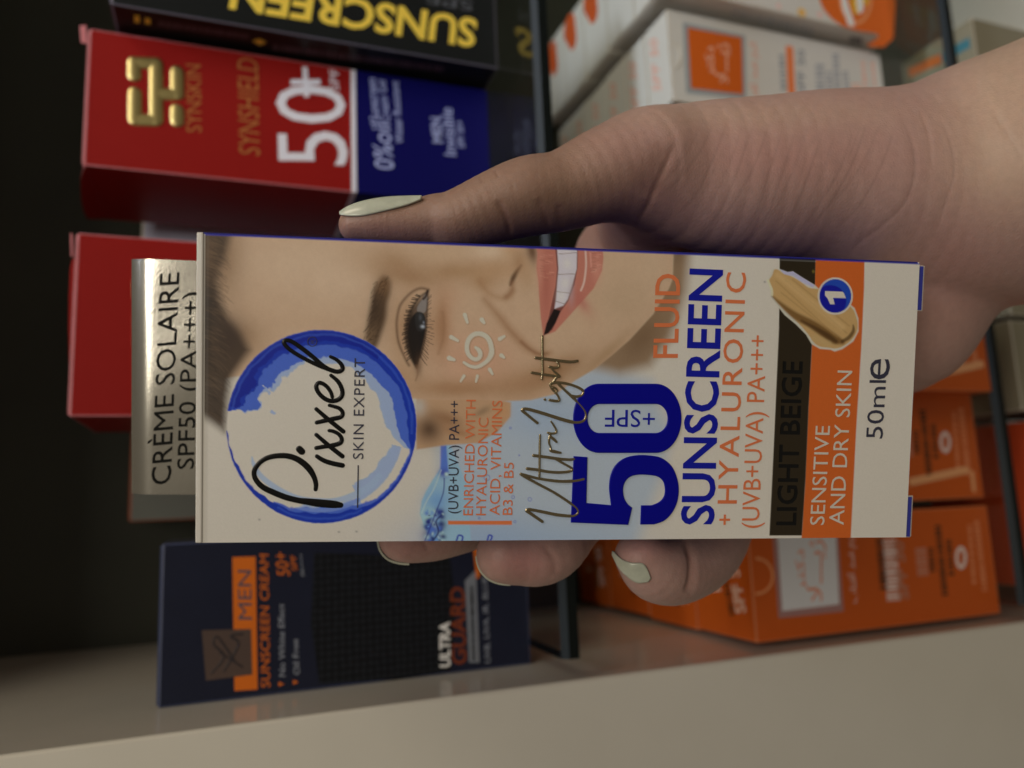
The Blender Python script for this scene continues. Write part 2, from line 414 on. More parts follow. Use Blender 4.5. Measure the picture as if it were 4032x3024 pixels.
def paint():
    # pale blue water wash behind the lettering
    fill([(1700, 1640), (1900, 1560), (2150, 1470), (2360, 1440), (2560, 1500), (2640, 1700), (2600, 1900), (2500, 2150), (1740, 2160), (1740, 1900)], alb(139, 142, 138), 90)
    blob(1900, 2150, 330, 130, alb(108, 125, 141), .7); blob(1830, 2010, 150, 170, alb(124, 134, 140), .5)
    blob(2250, 2140, 280, 80, alb(122, 133, 139), .5); blob(2140, 1640, 190, 110, alb(120, 132, 140), .6)
    # water splash
    fill(R1((1290, 1105), (1272, 1220), (1235, 1275), (1200, 1335), (1180, 1380), (1172, 1440), (1192, 1500), (1205, 1530), (1200, 1590), (1420, 1590), (1400, 1300), (1320, 1110)), alb(118, 142, 160), 8)
    fill(R1((1272, 1110), (1300, 1110), (1310, 1240), (1270, 1250)), alb(45, 70, 140), 10, .8)
    for (x, y, r_, c_, k_) in [(1255, 1380, 60, (88, 120, 150), .8), (1215, 1450, 34, (140, 165, 178), .8), (1225, 1545, 40, (30, 42, 95), .9), (1262, 1500, 34, (28, 34, 80), .9), (1270, 1440, 26, (40, 50, 105), .8), (1240, 1560, 26, (70, 110, 150), .9),
                               (1285, 1245, 24, (52, 60, 120), .9), (1300, 1250, 9, (150, 165, 180), 1), (1255, 1475, 12, (120, 150, 175), 1), (1275, 1540, 14, (130, 155, 175), .9), (1200, 1500, 20, (120, 150, 170), .7)]:
        p = R1((x, y))[0]; blob(p[0], p[1], r_ / 1.2, r_ / 1.2, alb(*c_), k_)
    for k in range(60):
        p = R1((RNG.uniform(1205, 1285), RNG.uniform(1425, 1580)))[0]; rr = RNG.uniform(4, 13)
        blob(p[0], p[1], rr * RNG.uniform(.5, 1.6), rr, alb(*[(28, 34, 92), (60, 84, 140), (140, 158, 172), (22, 26, 70), (90, 120, 156)][k % 5]), .85, RNG.uniform(0, 90))
    line(R1((1195, 1575), (1225, 1500), (1255, 1420), (1285, 1340), (1290, 1270)), alb(35, 40, 100), 5, .8, w=5)
    line(R1((1235, 1570), (1262, 1530), (1250, 1480), (1275, 1450)), alb(24, 26, 70), 5, .8, w=7)
    line(R1((1180, 1440), (1205, 1380), (1240, 1320), (1275, 1230)), alb(160, 170, 175), 5, .5, w=5)
    for (x, y, r_) in R2((590, 1212, 22), (712, 1228, 26), (604, 1390, 16), (400, 1070, 42), (572, 710, 14), (635, 908, 8), (345, 1365, 14)):
        a_ = np.linspace(0, 2 * np.pi, 12); line([(x + r_ / 2 * math.cos(t), y + r_ / 2 * math.sin(t)) for t in a_], alb(80, 88, 130), 4, .8, 2, w=3.)
    for pts in (R2((180, 1530), (195, 1490), (225, 1500), (215, 1540)), R2((405, 1525), (415, 1490), (438, 1497), (425, 1530))):
        line(pts, alb(38, 48, 120), 4, .9, w=7)
    # neck
    fill([(2300, 1440), (2420, 1330), (2640, 1000), (2660, 940), (2720, 940), (2700, 1150), (2640, 1330), (2560, 1440), (2440, 1470)], alb(112, 86, 58), 70, .95)
    blob(2530, 1330, 110, 60, alb(92, 68, 44), .75, -50); blob(2660, 985, 40, 60, alb(88, 68, 46), .7); blob(2600, 1180, 40, 110, alb(110, 84, 56), .6, 30)
    # ear and the hair round it
    fill([(1640, 1560), (1760, 1540), (1900, 1560), (2012, 1585), (2010, 1640), (1960, 1700), (1880, 1745), (1760, 1752), (1640, 1770)], alb(150, 116, 82), 10)
    blob(1690, 1690, 60, 60, alb(66, 46, 30), .9, 20); blob(1760, 1650, 70, 30, alb(110, 74, 44), .7, 20); blob(1650, 1600, 30, 40, alb(150, 140, 122), .8)
    blob(1800, 1700, 60, 20, alb(128, 88, 54), .7, 15); blob(1900, 1620, 40, 16, alb(104, 82, 56), .6, -30); blob(1980, 1620, 30, 40, alb(158, 112, 70), .6)
    # face
    face = [(790, 900), (2640, 900), (2652, 1000), (2650, 1096), (2635, 1135), (2572, 1237), (2478, 1339), (2408, 1400), (2344, 1451), (2268, 1496), (2186, 1552), (2091, 1575), (1980, 1580), (1870, 1570), (1743, 1574), (1642, 1570), (1500, 1560), (1250, 1500), (950, 1480), (800, 1500)]
    r_ = fill(face, alb(158, 128, 96), 10); fm = np.zeros(PX.shape); fm[r_[0]] = r_[1]
    B = lambda *a, **k: blob(*a, mask=fm, **k)
    B(1150, 1030, 260, 120, alb(164, 136, 104), .7); B(1250, 1230, 240, 90, alb(156, 126, 94), .5)
    B(880, 1010, 90, 220, alb(106, 78, 50), .75); B(960, 1330, 90, 90, alb(120, 90, 60), .7)
    B(1700, 1000, 260, 50, alb(158, 128, 94), .5); B(1590, 1085, 160, 44, alb(122, 86, 52), .75, rot=12); B(1790, 1070, 150, 44, alb(132, 96, 60), .7); B(1900, 1110, 60, 40, alb(136, 100, 64), .6)
    B(1480, 1060, 90, 60, alb(138, 102, 66), .5); B(1935, 990, 90, 36, alb(172, 146, 114), .8); B(2010, 985, 40, 40, alb(150, 112, 72), .5)
    B(1770, 1170, 70, 60, alb(156, 120, 88), .6); B(1870, 1420, 170, 120, alb(162, 118, 88), .75); B(1800, 1530, 240, 44, alb(132, 94, 60), .8); B(1560, 1040, 90, 60, alb(124, 88, 54), .65, rot=20); B(1745, 1270, 40, 120, alb(146, 102, 70), .6); B(1350, 1110, 220, 110, alb(168, 140, 108), .6); B(1960, 1060, 110, 50, alb(146, 108, 70), .5)
    B(2170, 1470, 180, 56, alb(118, 82, 48), .8, rot=-24); B(2040, 1500, 120, 60, alb(140, 102, 68), .5); B(2390, 1390, 150, 26, alb(126, 94, 60), .6, rot=-42); B(2460, 1180, 120, 110, alb(150, 122, 90), .7)
    B(2570, 1060, 60, 110, alb(158, 130, 98), .6); B(2330, 1280, 60, 70, alb(158, 126, 94), .5); B(1560, 1480, 90, 50, alb(140, 104, 70), .6)
    B(2070, 1230, 70, 60, alb(160, 128, 96), .6)
    mo = vnoise(PX.shape, (60, 26), 21) - .5; mo2 = vnoise(PX.shape, (200, 84), 22) - .5
    IMG[:] *= 1 + (fm * (mo * .05 + mo2 * .04))[..., None] * np.array((.7, 1., 1.2))
    # nose
    line(R4((930, 330), (985, 400), (1060, 432), (1110, 424), (1135, 390)), alb(132, 94, 60), 48, .75, w=12)
    line([p for p in R4((1188, 230, 8), (1160, 270, 22), (1138, 310, 28), (1122, 350, 12))], alb(60, 38, 22), 16, .92)
    line(R4((1135, 340), (1128, 390), (1095, 425)), alb(112, 72, 42), 34, .7, w=14)
    B(2095, 990, 26, 56, alb(72, 46, 28), .9, rot=-12); B(2045, 1030, 34, 60, alb(128, 90, 56), .6); B(2075, 1090, 30, 60, alb(146, 112, 78), .6)
    # smile fold
    line([p + (w_,) for p, w_ in zip(R4((960, 440), (1050, 545), (1130, 645), (1220, 735), (1300, 782), (1370, 770)), (8, 18, 24, 22, 16, 6))], alb(118, 76, 42), 52, .72)
    line(R4((1190, 705), (1240, 748), (1300, 780), (1350, 776)), alb(100, 60, 32), 22, .6, w=8)
    # brow
    fill(R4((330, 300), (372, 330), (372, 400), (352, 470), (345, 560), (318, 650), (290, 730), (262, 745), (225, 690), (232, 600), (252, 480), (272, 380)), alb(56, 40, 25), 30, .97, 4); blob(1492, 1230, 40, 105, alb(54, 38, 24), .75, 10)
    B(1455, 1330, 30, 60, alb(110, 84, 56), .5, rot=20); B(1510, 1120, 40, 50, alb(110, 78, 48), .6)
    for k in range(70):
        t = k / 70.; p = catmull(R4((330, 310), (312, 450), (290, 560), (262, 690)), 20); q = p[int(t * (len(p) - 1))]
        dx, dy = RNG.uniform(-30, 22), RNG.uniform(6, 26)
        line([(q[0] + dx, q[1] + RNG.uniform(-10, 10)), (q[0] + dx - 14, q[1] + dy)], alb(44, 30, 18), 3, .5, w=3)
    # eye
    B(1600, 1290, 70, 150, alb(132, 96, 62), .7); B(1740, 1290, 26, 110, alb(126, 88, 56), .7); B(1700, 1300, 60, 130, alb(134, 98, 66), .5)
    line(R4((612, 380), (560, 372), (500, 402), (440, 470), (418, 545), (414, 620), (428, 715), (470, 815), (490, 850)), alb(66, 42, 24), 15, .8, w=8)
    fill(R4((612, 380), (570, 430), (530, 480), (500, 540), (484, 610), (482, 690), (496, 780), (535, 862), (560, 800), (580, 720), (596, 640), (602, 560), (610, 470)), alb(70, 54, 40), 12, .9, 4)
    fill(R4((596, 400), (572, 440), (545, 482), (542, 515), (570, 528), (596, 510), (606, 450)), alb(112, 102, 90), 7, .85, 3)
    fill(R4((540, 520), (502, 560), (486, 620), (486, 690), (505, 770), (535, 858), (556, 800), (570, 740), (580, 700), (592, 640), (594, 580), (580, 530)), alb(20, 16, 14), 8, 1, 4)
    fill(R4((535, 525), (528, 575), (540, 630), (570, 640), (590, 610), (590, 555), (570, 525)), alb(34, 32, 29), 6, 1, 3)
    B(1664, 1286, 9, 7, alb(150, 150, 148), 1); B(1668, 1270, 4, 6, alb(120, 120, 120), .7); B(1655, 1250, 7, 14, alb(74, 74, 72), .6)
    line([p for p in R4((606, 392, 6), (560, 425, 12), (515, 490, 22), (490, 560, 34), (482, 640, 40), (490, 730, 40), (510, 800, 30), (538, 866, 10))], alb(24, 16, 11), 14, .85)
    line([p for p in R4((604, 440, 5), (602, 540, 9), (596, 640, 12), (582, 720, 14), (560, 800, 12))], alb(52, 34, 22), 10, .75)
    B(1640, 1345, 30, 90, alb(26, 18, 12), .55); B(1648, 1440, 16, 46, alb(70, 46, 28), .6)
    line(R4((606, 388), (596, 420), (580, 438)), alb(40, 24, 18), 5, .9, w=9)
    for k in range(26):                                   # lashes
        t = k / 25.; c0 = catmull(R4((560, 420), (508, 500), (484, 600), (484, 700), (505, 800)), 10); q = c0[int(t * (len(c0) - 1))]
        line([(q[0], q[1]), (q[0] - 14 - 8 * RNG.rand(), q[1] + (t - .3) * 20)], alb(24, 16, 12), 3, .85, w=4)
        c1 = catmull(R4((604, 440), (600, 560), (594, 640), (580, 720), (560, 800)), 10); q = c1[int(t * (len(c1) - 1))]
        line([(q[0], q[1]), (q[0] + 16 + 22 * RNG.rand() * (t > .3), q[1] + (t - .35) * 50)], alb(36, 24, 16), 2.5, .65, w=2.6)
    line(R4((535, 850), (545, 900), (532, 945)), alb(104, 72, 46), 8, .6, w=5)
    line(R4((700, 520), (708, 600), (700, 690), (672, 780)), alb(118, 82, 52), 20, .5, w=6)
    # mouth
    fill(R4((1275, 100), (1290, 150), (1284, 250), (1296, 330), (1300, 420), (1310, 550), (1325, 668), (1400, 640), (1480, 552), (1560, 462), (1640, 372), (1692, 260), (1700, 180), (1692, 100)), alb(150, 90, 70), 7, 1, 0)
    B(2126, 1060, 16, 90, alb(162, 108, 84), .7); B(2150, 1130, 18, 100, alb(138, 76, 58), .6); B(2350, 1060, 22, 60, alb(166, 112, 88), .6); B(2290, 1190, 26, 60, alb(146, 82, 66), .7, rot=-35)
    fill(R4((1398, 100), (1412, 250), (1402, 360), (1384, 440), (1358, 560), (1330, 662), (1382, 630), (1432, 520), (1482, 450), (1520, 350), (1540, 240), (1542, 100)), alb(96, 52, 42), 5)
    teeth = R4((1410, 100), (1420, 250), (1412, 340), (1406, 430), (1395, 500), (1450, 480), (1478, 440), (1508, 345), (1534, 250), (1536, 100))
    fill(teeth, alb(166, 154, 146), 6); B(2250, 1150, 14, 60, alb(140, 120, 112), .5)
    for a_, b_ in (((1424, 158), (1532, 150)), ((1420, 285), (1520, 282)), ((1412, 392), (1490, 402)), ((1404, 452), (1462, 470))):
        line(R4(a_, b_), alb(112, 92, 84), 4, .8, w=3)
    for (a_, b_) in ((1470, 110), (1474, 220), (1462, 340), (1440, 422)): 
        p = R4((a_, b_))[0]; B(p[0], p[1], 20, 24, alb(182, 172, 162), .6)
    fill(R4((1392, 500), (1434, 512), (1402, 588), (1360, 650), (1328, 664), (1346, 590)), alb(24, 15, 13), 6)
    line(R4((1588, 130), (1592, 230), (1580, 330), (1560, 385)), alb(190, 150, 128), 7, .85, w=7)
    line(R4((1618, 150), (1625, 240)), alb(176, 128, 104), 10, .6, w=6)
    for k in range(26):
        yy = RNG.uniform(110, 330); xx = RNG.uniform(1300, 1370)
        line(R4((xx, yy), (xx + 26, yy + 3)), alb(124, 66, 50) if k % 2 else alb(174, 122, 96), 4, .45, w=2.5)
        yy = RNG.uniform(120, 300); xx = RNG.uniform(1615, 1665)
        line(R4((xx, yy), (xx + 26, yy - 3)), alb(124, 66, 50) if k % 2 else alb(184, 134, 106), 4, .45, w=2.5)
    # hair
    hair = [(775, 880), (920, 890), (905, 935), (888, 1000), (862, 1060), (852, 1110), (862, 1175), (903, 1257), (950, 1320), (985, 1378), (950, 1430), (905, 1500), (895, 1580), (890, 1660), (883, 1700), (860, 1682), (800, 1640), (775, 1628)]
    fill(hair, alb(54, 40, 27), 52, .97)
    B(815, 1250, 34, 280, alb(38, 29, 21), .8); B(905, 1330, 60, 90, alb(48, 34, 24), .8); B(840, 1560, 40, 110, alb(70, 56, 40), .7); B(830, 1010, 40, 120, alb(92, 68, 44), .6)
    for k in range(260):
        y0 = RNG.uniform(915, 1640); x0 = 800 + RNG.rand() * 48
        ln = RNG.uniform(30, 75); a_ = .25 + .5 * RNG.rand() if y0 < 1400 else .5 + .4 * RNG.rand()
        line([(x0, y0), (x0 + ln * .5, y0 + ln * .5 * a_ * .6), (x0 + ln, y0 + ln * a_)], alb(*((34, 25, 18) if k % 4 else (92, 70, 46))), 7, .24, 3, w=3)
    # paper white under the logo, then the brush ring
    cx, cy, rx, ry = 1265.5, 1680., 374., 380.
    X, Y = (PX - cx) / rx, (PY - cy) / ry; Rr = np.hypot(X, Y); th = np.degrees(np.arctan2(Y, X))
    n1 = vnoise(PX.shape, (90, 40), 3) - .5; n2 = vnoise(PX.shape, (260, 110), 5) - .5; n3 = vnoise(PX.shape, (30, 300), 8) - .5
    inside = np.clip((1.0 - Rr) / .012, 0, 1); IMG[:] = IMG * (1 - inside[..., None]) + np.array((.80, .775, .72)) * inside[..., None]
    key = [-180, -172, -165, -150, -135, -110, -90, -60, -30, 0, 8, 14, 30, 55, 70, 90, 115, 135, 155, 170, 180]
    wd = np.interp(th, key, [.0, .0, .19, .20, .17, .16, .16, .13, .10, .085, .06, .03, .03, .045, .09, .11, .075, .05, .03, .018, .0])
    wm = np.interp(th, key, [.0, .0, .12, .15, .15, .14, .12, .12, .12, .11, .08, .02, .02, .03, .05, .06, .02, .0, .0, .0, .0])
    wl = np.interp(th, key, [.0, .0, .05, .06, .06, .05, .05, .07, .13, .12, .10, .06, .10, .10, .05, .04, .0, .0, .0, .0, .0])
    rg = 1.0 - Rr + n2 * .006
    rough_ = np.where(th < -145, 2.0, np.where(th < -100, .7, .35))
    def band(lo, hi, s_=.012): return np.clip((rg - lo) / s_ + .5, 0, 1) * np.clip((hi - rg) / s_ + .5, 0, 1)
    def lay(a, c):
        a = np.clip(a, 0, 1)[..., None]; IMG[:] = IMG * (1 - a) + np.asarray(c) * a
    jit = (n1 * .10 + n2 * .05) * rough_
    off_ = np.where((th > 14) & (th < 62), .13, 0)
    lay(band(off_ + .0, wd + wm + wl + jit * 1.3 + off_) * .9 * (wl > .01), alb(118, 130, 158))
    lay(band(.0, wd + wm + jit) * .95 * (wm > .012), alb(48, 72, 138))
    lay(band(.0, wd + jit * .8) * (wd > .004), alb(15, 38, 116))
    lay(band(.02, wd * .75 + jit) * .7 * (wd > .12), alb(5, 14, 94))
    lay(band(.035 + n1 * .02, .055 + n1 * .02, .02) * .45 * (wd > .07), alb(52, 78, 150))
    # small light blue brush traces low in the ring
    line(R2b((170, 400, 20), (200, 520, 60), (330, 720, 80), (600, 920, 90), (900, 1040, 60), (1200, 1070, 40), (1500, 1080, 70), (1800, 1000, 110), (2050, 850, 110), (2180, 700, 90)), alb(126, 137, 154), 5, .85)
    line(R2b((860, 1210, 20), (1000, 1225, 50), (1200, 1240, 70), (1450, 1230, 60), (1700, 1150, 80), (1850, 1080, 70)), alb(92, 108, 150), 6, .85)
    # printed colour bands
    orange = alb(158, 72, 24)
    fill(R3((1033, 100), (1282, 100), (1279, 300), (1265, 600), (1240, 1000), (1225, 1300), (1210, 1600), (962, 1600), (985, 1250), (1000, 900), (1018, 560), (1032, 300)), orange, 4)
    sl, a = fill(R3((855, 138), (1035, 150), (1032, 300), (1018, 560), (1000, 900), (985, 1250), (966, 1542), (804, 1542), (830, 1000), (852, 500)), alb(76, 64, 46), 4)
    FOIL[sl] = np.maximum(FOIL[sl], a)
    # cream swatch
    sw = Z7((270, 245), (330, 245), (420, 310), (530, 345), (680, 430), (800, 520), (900, 540), (1000, 560), (1300, 700), (1480, 840), (1540, 960), (1570, 1100), (1550, 1220), (1470, 1340), (1350, 1430), (1230, 1470), (1100, 1455), (980, 1440), (880, 1370), (800, 1250), (650, 1080), (480, 920), (330, 770), (235, 640), (245, 540), (190, 420), (240, 330))
    swo = Z7((250, 230), (360, 235), (480, 280), (560, 270), (700, 360), (900, 480), (960, 540), (1330, 690), (1520, 840), (1580, 1000), (1582, 1200), (1500, 1360), (1330, 1480), (1210, 1518), (1150, 1490), (980, 1475), (850, 1400), (760, 1250), (600, 1090), (430, 950), (330, 820), (220, 660), (215, 560), (160, 420), (210, 320))
    sl, a = fill(swo, alb(160, 150, 126), 7, 1); FOIL[sl] *= (1 - a)
    fill(Z7((360, 235), (480, 280), (560, 268), (720, 370), (900, 482), (880, 525), (700, 440), (560, 340), (430, 330)), alb(146, 138, 146), 4)
    fill(sw, alb(152, 118, 70), 6, 1, 3)
    line(Z7((240, 660, 20), (400, 800, 60), (600, 960, 110), (850, 1090, 130), (1050, 1220, 150), (1200, 1320, 150), (1330, 1370, 70)), alb(84, 54, 20), 16, .85)
    line(Z7((700, 1040, 30), (900, 1150, 60), (1100, 1270, 80), (1230, 1360, 60)), alb(48, 28, 8), 14, .7)
    line(Z7((1330, 1360, 50), (1430, 1300, 60), (1500, 1200, 50), (1500, 1110, 20)), alb(60, 38, 14), 9, .8)
    for a_, b_ in (((300, 420), (1250, 1290)), ((440, 400), (1400, 1230)), ((560, 400), (1440, 1120)), ((380, 600), (1200, 1250))):
        line(Z7(a_, b_), alb(128, 94, 50), 9, .55, w=5)
    line(Z7((330, 330), (1330, 1140)), alb(168, 136, 86), 20, .5, w=22); line(Z7((900, 1300), (1120, 1400)), alb(150, 122, 76), 16, .7, w=22)
    line(Z7((175, 410), (235, 560), (240, 640)), alb(170, 160, 120), 5, .8, w=8)
    # number badge
    c0 = Z7((1220, 655))[0]
    d = np.hypot((PX - c0[0]) / 1.0, (PY - c0[1]) / 1.06)
    k = np.clip((70.5 - d) / 2.5, 0, 1); lay(k, (.78, .75, .69)); FOIL[:] = FOIL * (1 - k)
    lay(np.clip((63.5 - d) / 2.5, 0, 1), alb(14, 16, 104))
    d2 = np.hypot(PX - c0[0] + 20, PY - c0[1] - 20); lay(np.clip((63.5 - d) / 2.5, 0, 1) * np.clip((d2 - 62) / 2.5, 0, 1), alb(24, 52, 122))
    fill(Z7((1062, 575), (1330, 585), (1355, 610), (1385, 685), (1185, 680), (1210, 780), (1140, 780), (1100, 690), (1062, 645)), (.80, .77, .71), 2.5)
    fill(Z7((855, 270), (875, 240), (902, 262), (905, 290), (870, 302)), alb(150, 132, 62), 3)
    fill(Z7((348, 35), (905, 55), (910, 118), (350, 95)), alb(112, 104, 88), 3, .9)
    line(Z7((350, 92), (910, 116)), alb(150, 145, 132), 3, .9, w=3)
    # orange rule beside the small text
    fill(R2((118, 1383), (583, 1383), (583, 1412), (118, 1412)), alb(168, 86, 44), 2.5)
    # lotion sun on the cheek
    shadow = alb(120, 86, 58); cream = alb(160, 149, 124)
    spiral = Z5((690, 770, 60), (755, 825, 90), (785, 905, 92), (755, 985, 84), (680, 1010, 80), (590, 965, 84), (525, 870, 90), (510, 740, 92), (548, 605, 96), (640, 510, 96), (760, 485, 98), (880, 525, 100), (965, 620, 100), (1008, 760, 100), (1010, 890, 110), (950, 1010, 90), (850, 1100, 80), (720, 1165, 74), (580, 1150, 66), (450, 1075, 56))
    line([(p[0] + 2.5, p[1] + 2, p[2] + 4) for p in spiral], shadow, 7, .6); line(spiral, cream, 3.5)
    for a_, b_, w_ in (((468, 100), (520, 260), 84), ((815, 200), (860, 265), 95), ((190, 555), (325, 630), 88), ((150, 985), (250, 1020), 100), ((1180, 595), (1275, 540), 84), ((1215, 930), (1265, 970), 88), ((975, 1215), (1030, 1310), 78), ((450, 1350), (382, 1460), 66), ((725, 1350), (695, 1470), 62)):
        p = Z5(a_ + (w_,), b_ + (w_ * .62,))
        line([(q[0] + 2, q[1] + 2, q[2] + 3) for q in p], shadow, 6, .5); line(p, cream, 3.5)
    # halo behind FLUID, blue fold line along the right edge, crease under the top fold
    u_ = UU; v_ = VV
    lay(np.clip((.62 - v_) / .16, 0, 1), alb(36, 34, 106))
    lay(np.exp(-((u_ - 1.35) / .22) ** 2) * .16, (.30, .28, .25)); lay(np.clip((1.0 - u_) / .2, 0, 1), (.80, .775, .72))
    # fine print grain, a few specks
    g = RNG.rand(*PX.shape); IMG[:] *= (1 + (g - .5)[..., None] * .05)
    for p in R1((395, 1470), (865, 1528), (780, 1530)) + R3((780, 268)): blob(p[0], p[1], 5, 4, alb(104, 98, 88), .8)
paint()

def front_mat():
    m = bpy.data.materials.new('front_print'); m.use_nodes = True; nt = m.node_tree; b = nt.nodes['Principled BSDF']
    a = nt.nodes.new('ShaderNodeAttribute'); a.attribute_name = 'artwork'
    f = nt.nodes.new('ShaderNodeAttribute'); f.attribute_name = 'foil'
    nt.links.new(a.outputs['Color'], b.inputs['Base Color']); nt.links.new(f.outputs['Fac'], b.inputs['Metallic'])
    mr = nt.nodes.new('ShaderNodeMapRange'); b.inputs['Specular IOR Level'].default_value = .28; mr.inputs['To Min'].default_value = .40; mr.inputs['To Max'].default_value = .16
    nt.links.new(f.outputs['Fac'], mr.inputs['Value']); nt.links.new(mr.outputs[0], b.inputs['Roughness'])
    tc = nt.nodes.new('ShaderNodeTexCoord'); n = nt.nodes.new('ShaderNodeTexNoise'); n.inputs['Scale'].default_value = 1500; n.inputs['Detail'].default_value = 4
    nt.links.new(tc.outputs['Object'], n.inputs['Vector'])
    bp = nt.nodes.new('ShaderNodeBump'); bp.inputs['Strength'].default_value = .05; bp.inputs['Distance'].default_value = .0003
    nt.links.new(n.outputs['Fac'], bp.inputs['Height']); nt.links.new(bp.outputs[0], b.inputs['Normal'])
    return m
def grid_mesh(name, P, m, parent, col=None, foil=None, smooth=True):
    a, b = P.shape[:2]; me = bpy.data.meshes.new(name)
    i = np.arange(a * b).reshape(a, b); q = np.stack([i[:-1, :-1], i[1:, :-1], i[1:, 1:], i[:-1, 1:]], -1).reshape(-1, 4)
    me.vertices.add(a * b); me.vertices.foreach_set('co', (P.reshape(-1, 3) * MM).astype(np.float32).ravel())
    me.loops.add(q.size); me.polygons.add(len(q)); me.loops.foreach_set('vertex_index', q.ravel().astype(np.int32))
    me.polygons.foreach_set('loop_start', np.arange(0, q.size, 4, dtype=np.int32))
    me.update(calc_edges=True); me.validate()
    if smooth: me.polygons.foreach_set('use_smooth', np.ones(len(q), bool))
    if col is not None:
        at = me.attributes.new('artwork', 'FLOAT_COLOR', 'POINT')
        at.data.foreach_set('color', np.concatenate([np.clip(col, 0, 1).reshape(-1, 3), np.ones((a * b, 1))], 1).astype(np.float32).ravel())
    if foil is not None:
        at = me.attributes.new('foil', 'FLOAT', 'POINT'); at.data.foreach_set('value', foil.ravel().astype(np.float32))
    me.materials.append(m); return link(bpy.data.objects.new(name, me), parent)
grid_mesh('front_print', loc, front_mat(), held, IMG, FOIL)

ORANGE_T = mat('orange_ink', alb(166, 84, 44), .4); NAVY_T = mat('navy_ink', alb(14, 18, 100), .4, spec=.2); DARK_T = mat('dark_ink', alb(36, 34, 42), .4)
T = lambda s, z, bl, br, tl, m, **k: text(HF, held, s, *z(bl, br, tl), m, **k)
E0 = -.0
K = dict(eps=-.2 + .09)
def HT(s, z, bl, br, tl, m, **k):
    kk = dict(eps=-.2 + .07); kk.update(k); return text(HF, held, s, *z(bl, br, tl), m, **kk)
HT('(UVB+UVA) PA+++', R2, (192, 1332), (202, 515), (118, 1332), DARK_T)
HT('ENRICHED WITH', R2, (298, 1345), (321, 507), (228, 1345), ORANGE_T)
HT('HYALURONIC', R2, (392, 1345), (413, 637), (320, 1345), ORANGE_T)
HT('ACID, VITAMINS', R2, (492, 1345), (514, 512), (418, 1345), ORANGE_T)
HT('B3 & B5', R2, (585, 1342), (597, 962), (514, 1342), ORANGE_T)
HT('FLUID', R3, (342, 650), (356, 228), (220, 650), ORANGE_T, bold=.012)
HT('SUNSCREEN', R3, (522, 1488), (568, 207), (358, 1488), NAVY_T, bold=.018)
HT('+', R3, (618, 1490), (620, 1438), (552, 1490), ORANGE_T, bold=.01)
HT('HYALURONIC', R3, (640, 1383), (687, 222), (543, 1383), ORANGE_T, space=1.22, bold=.006)
HT('(UVB+UVA) PA+++', R3, (752, 1506), (792, 538), (664, 1506), ORANGE_T)
HT('LIGHT BEIGE', R3, (938, 1492), (972, 668), (840, 1492), BLACK_GLOSS, bold=.012)
wt = mat('white_ink', (.74, .70, .62), .4)
HT('SENSITIVE', R3, (1080, 1490), (1110, 992), (1008, 1490), wt)
HT('AND DRY SKIN', R3, (1178, 1490), (1222, 715), (1104, 1490), wt)
HT('50ml', R3, (1374, 1056), (1392, 762), (1290, 1056), DARK_T)
HT('e', R3, (1406, 758), (1412, 655), (1308, 758), DARK_T)
HT('SKIN EXPERT', R8, (1328, 1460), (1347, 362), (1214, 1460), DARK_T, space=1.12)
HT('+SPF', Z6, (1034, 368), (498, 362), (1030, 552), NAVY_T)
HT('R', R8, (798, 200), (800, 155), (752, 200), DARK_T)
HS = lambda st, m, **k: stroke_mesh(HF, held, st, m, **{**dict(eps=-.2 + .05, h=.10), **k})
HS([R8(*[(772 + 50 * math.cos(a), 180 + 50 * math.sin(a), 9) for a in np.linspace(0, 2 * np.pi, 18)])], DARK_T, n=2, h=.05, name='registered_mark')
HS([R2b((1850, 540, 20), (1840, 1200, 20))], DARK_T, h=.05, name='rule_line')
pix = [R2b((1570, 1165, 90), (1490, 1155, 118), (1400, 1148, 128), (1200, 1130, 128), (1050, 1110, 110), (900, 1090, 95), (700, 1040, 95), (500, 960, 95), (340, 880, 90), (240, 780, 82), (200, 680, 76), (215, 590, 76), (290, 490, 76), (400, 420, 80), (550, 385, 85), (720, 385, 90), (860, 425, 95), (980, 500, 100), (1080, 600, 100), (1150, 720, 82), (1180, 830, 75), (1175, 915, 66)),
       R2b((918, 278, 112), (955, 315, 112)), R2b((1195, 390, 66), (1300, 455, 76), (1430, 500, 80), (1600, 536, 82)),
       R8((815, 1195, 44), (960, 1320, 50), (1100, 1430, 52)), R8((815, 1340, 46), (900, 1325, 48), (1000, 1310, 52), (1075, 1285, 52), (1092, 1240, 48), (1060, 1190, 44), (1000, 1158, 42), (955, 1150, 38)),
       R8((815, 915, 44), (960, 1040, 50), (1110, 1160, 50)), R8((820, 1062, 46), (920, 1040, 50), (1010, 1020, 52), (1085, 1000, 50), (1103, 955, 46), (1070, 910, 44), (1010, 888, 42), (958, 875, 38)),
       R8((990, 785, 40), (975, 735, 42), (935, 675, 44), (880, 636, 46), (835, 632, 46), (815, 675, 48), (842, 740, 48), (905, 800, 50), (980, 828, 50), (1055, 812, 52), (1098, 760, 50), (1092, 690, 48), (1050, 612, 46), (975, 548, 40)),
       R8((970, 345, 38), (1040, 380, 42), (1092, 435, 48), (1098, 485, 50), (1040, 508, 50), (930, 474, 50), (800, 422, 46), (640, 340, 46), (520, 262, 46), (466, 202, 46), (474, 168, 46), (540, 176, 48), (640, 240, 50), (760, 332, 50), (880, 434, 46), (950, 476, 40))]
HS(pix, BLACK_GLOSS, name='script_lettering')
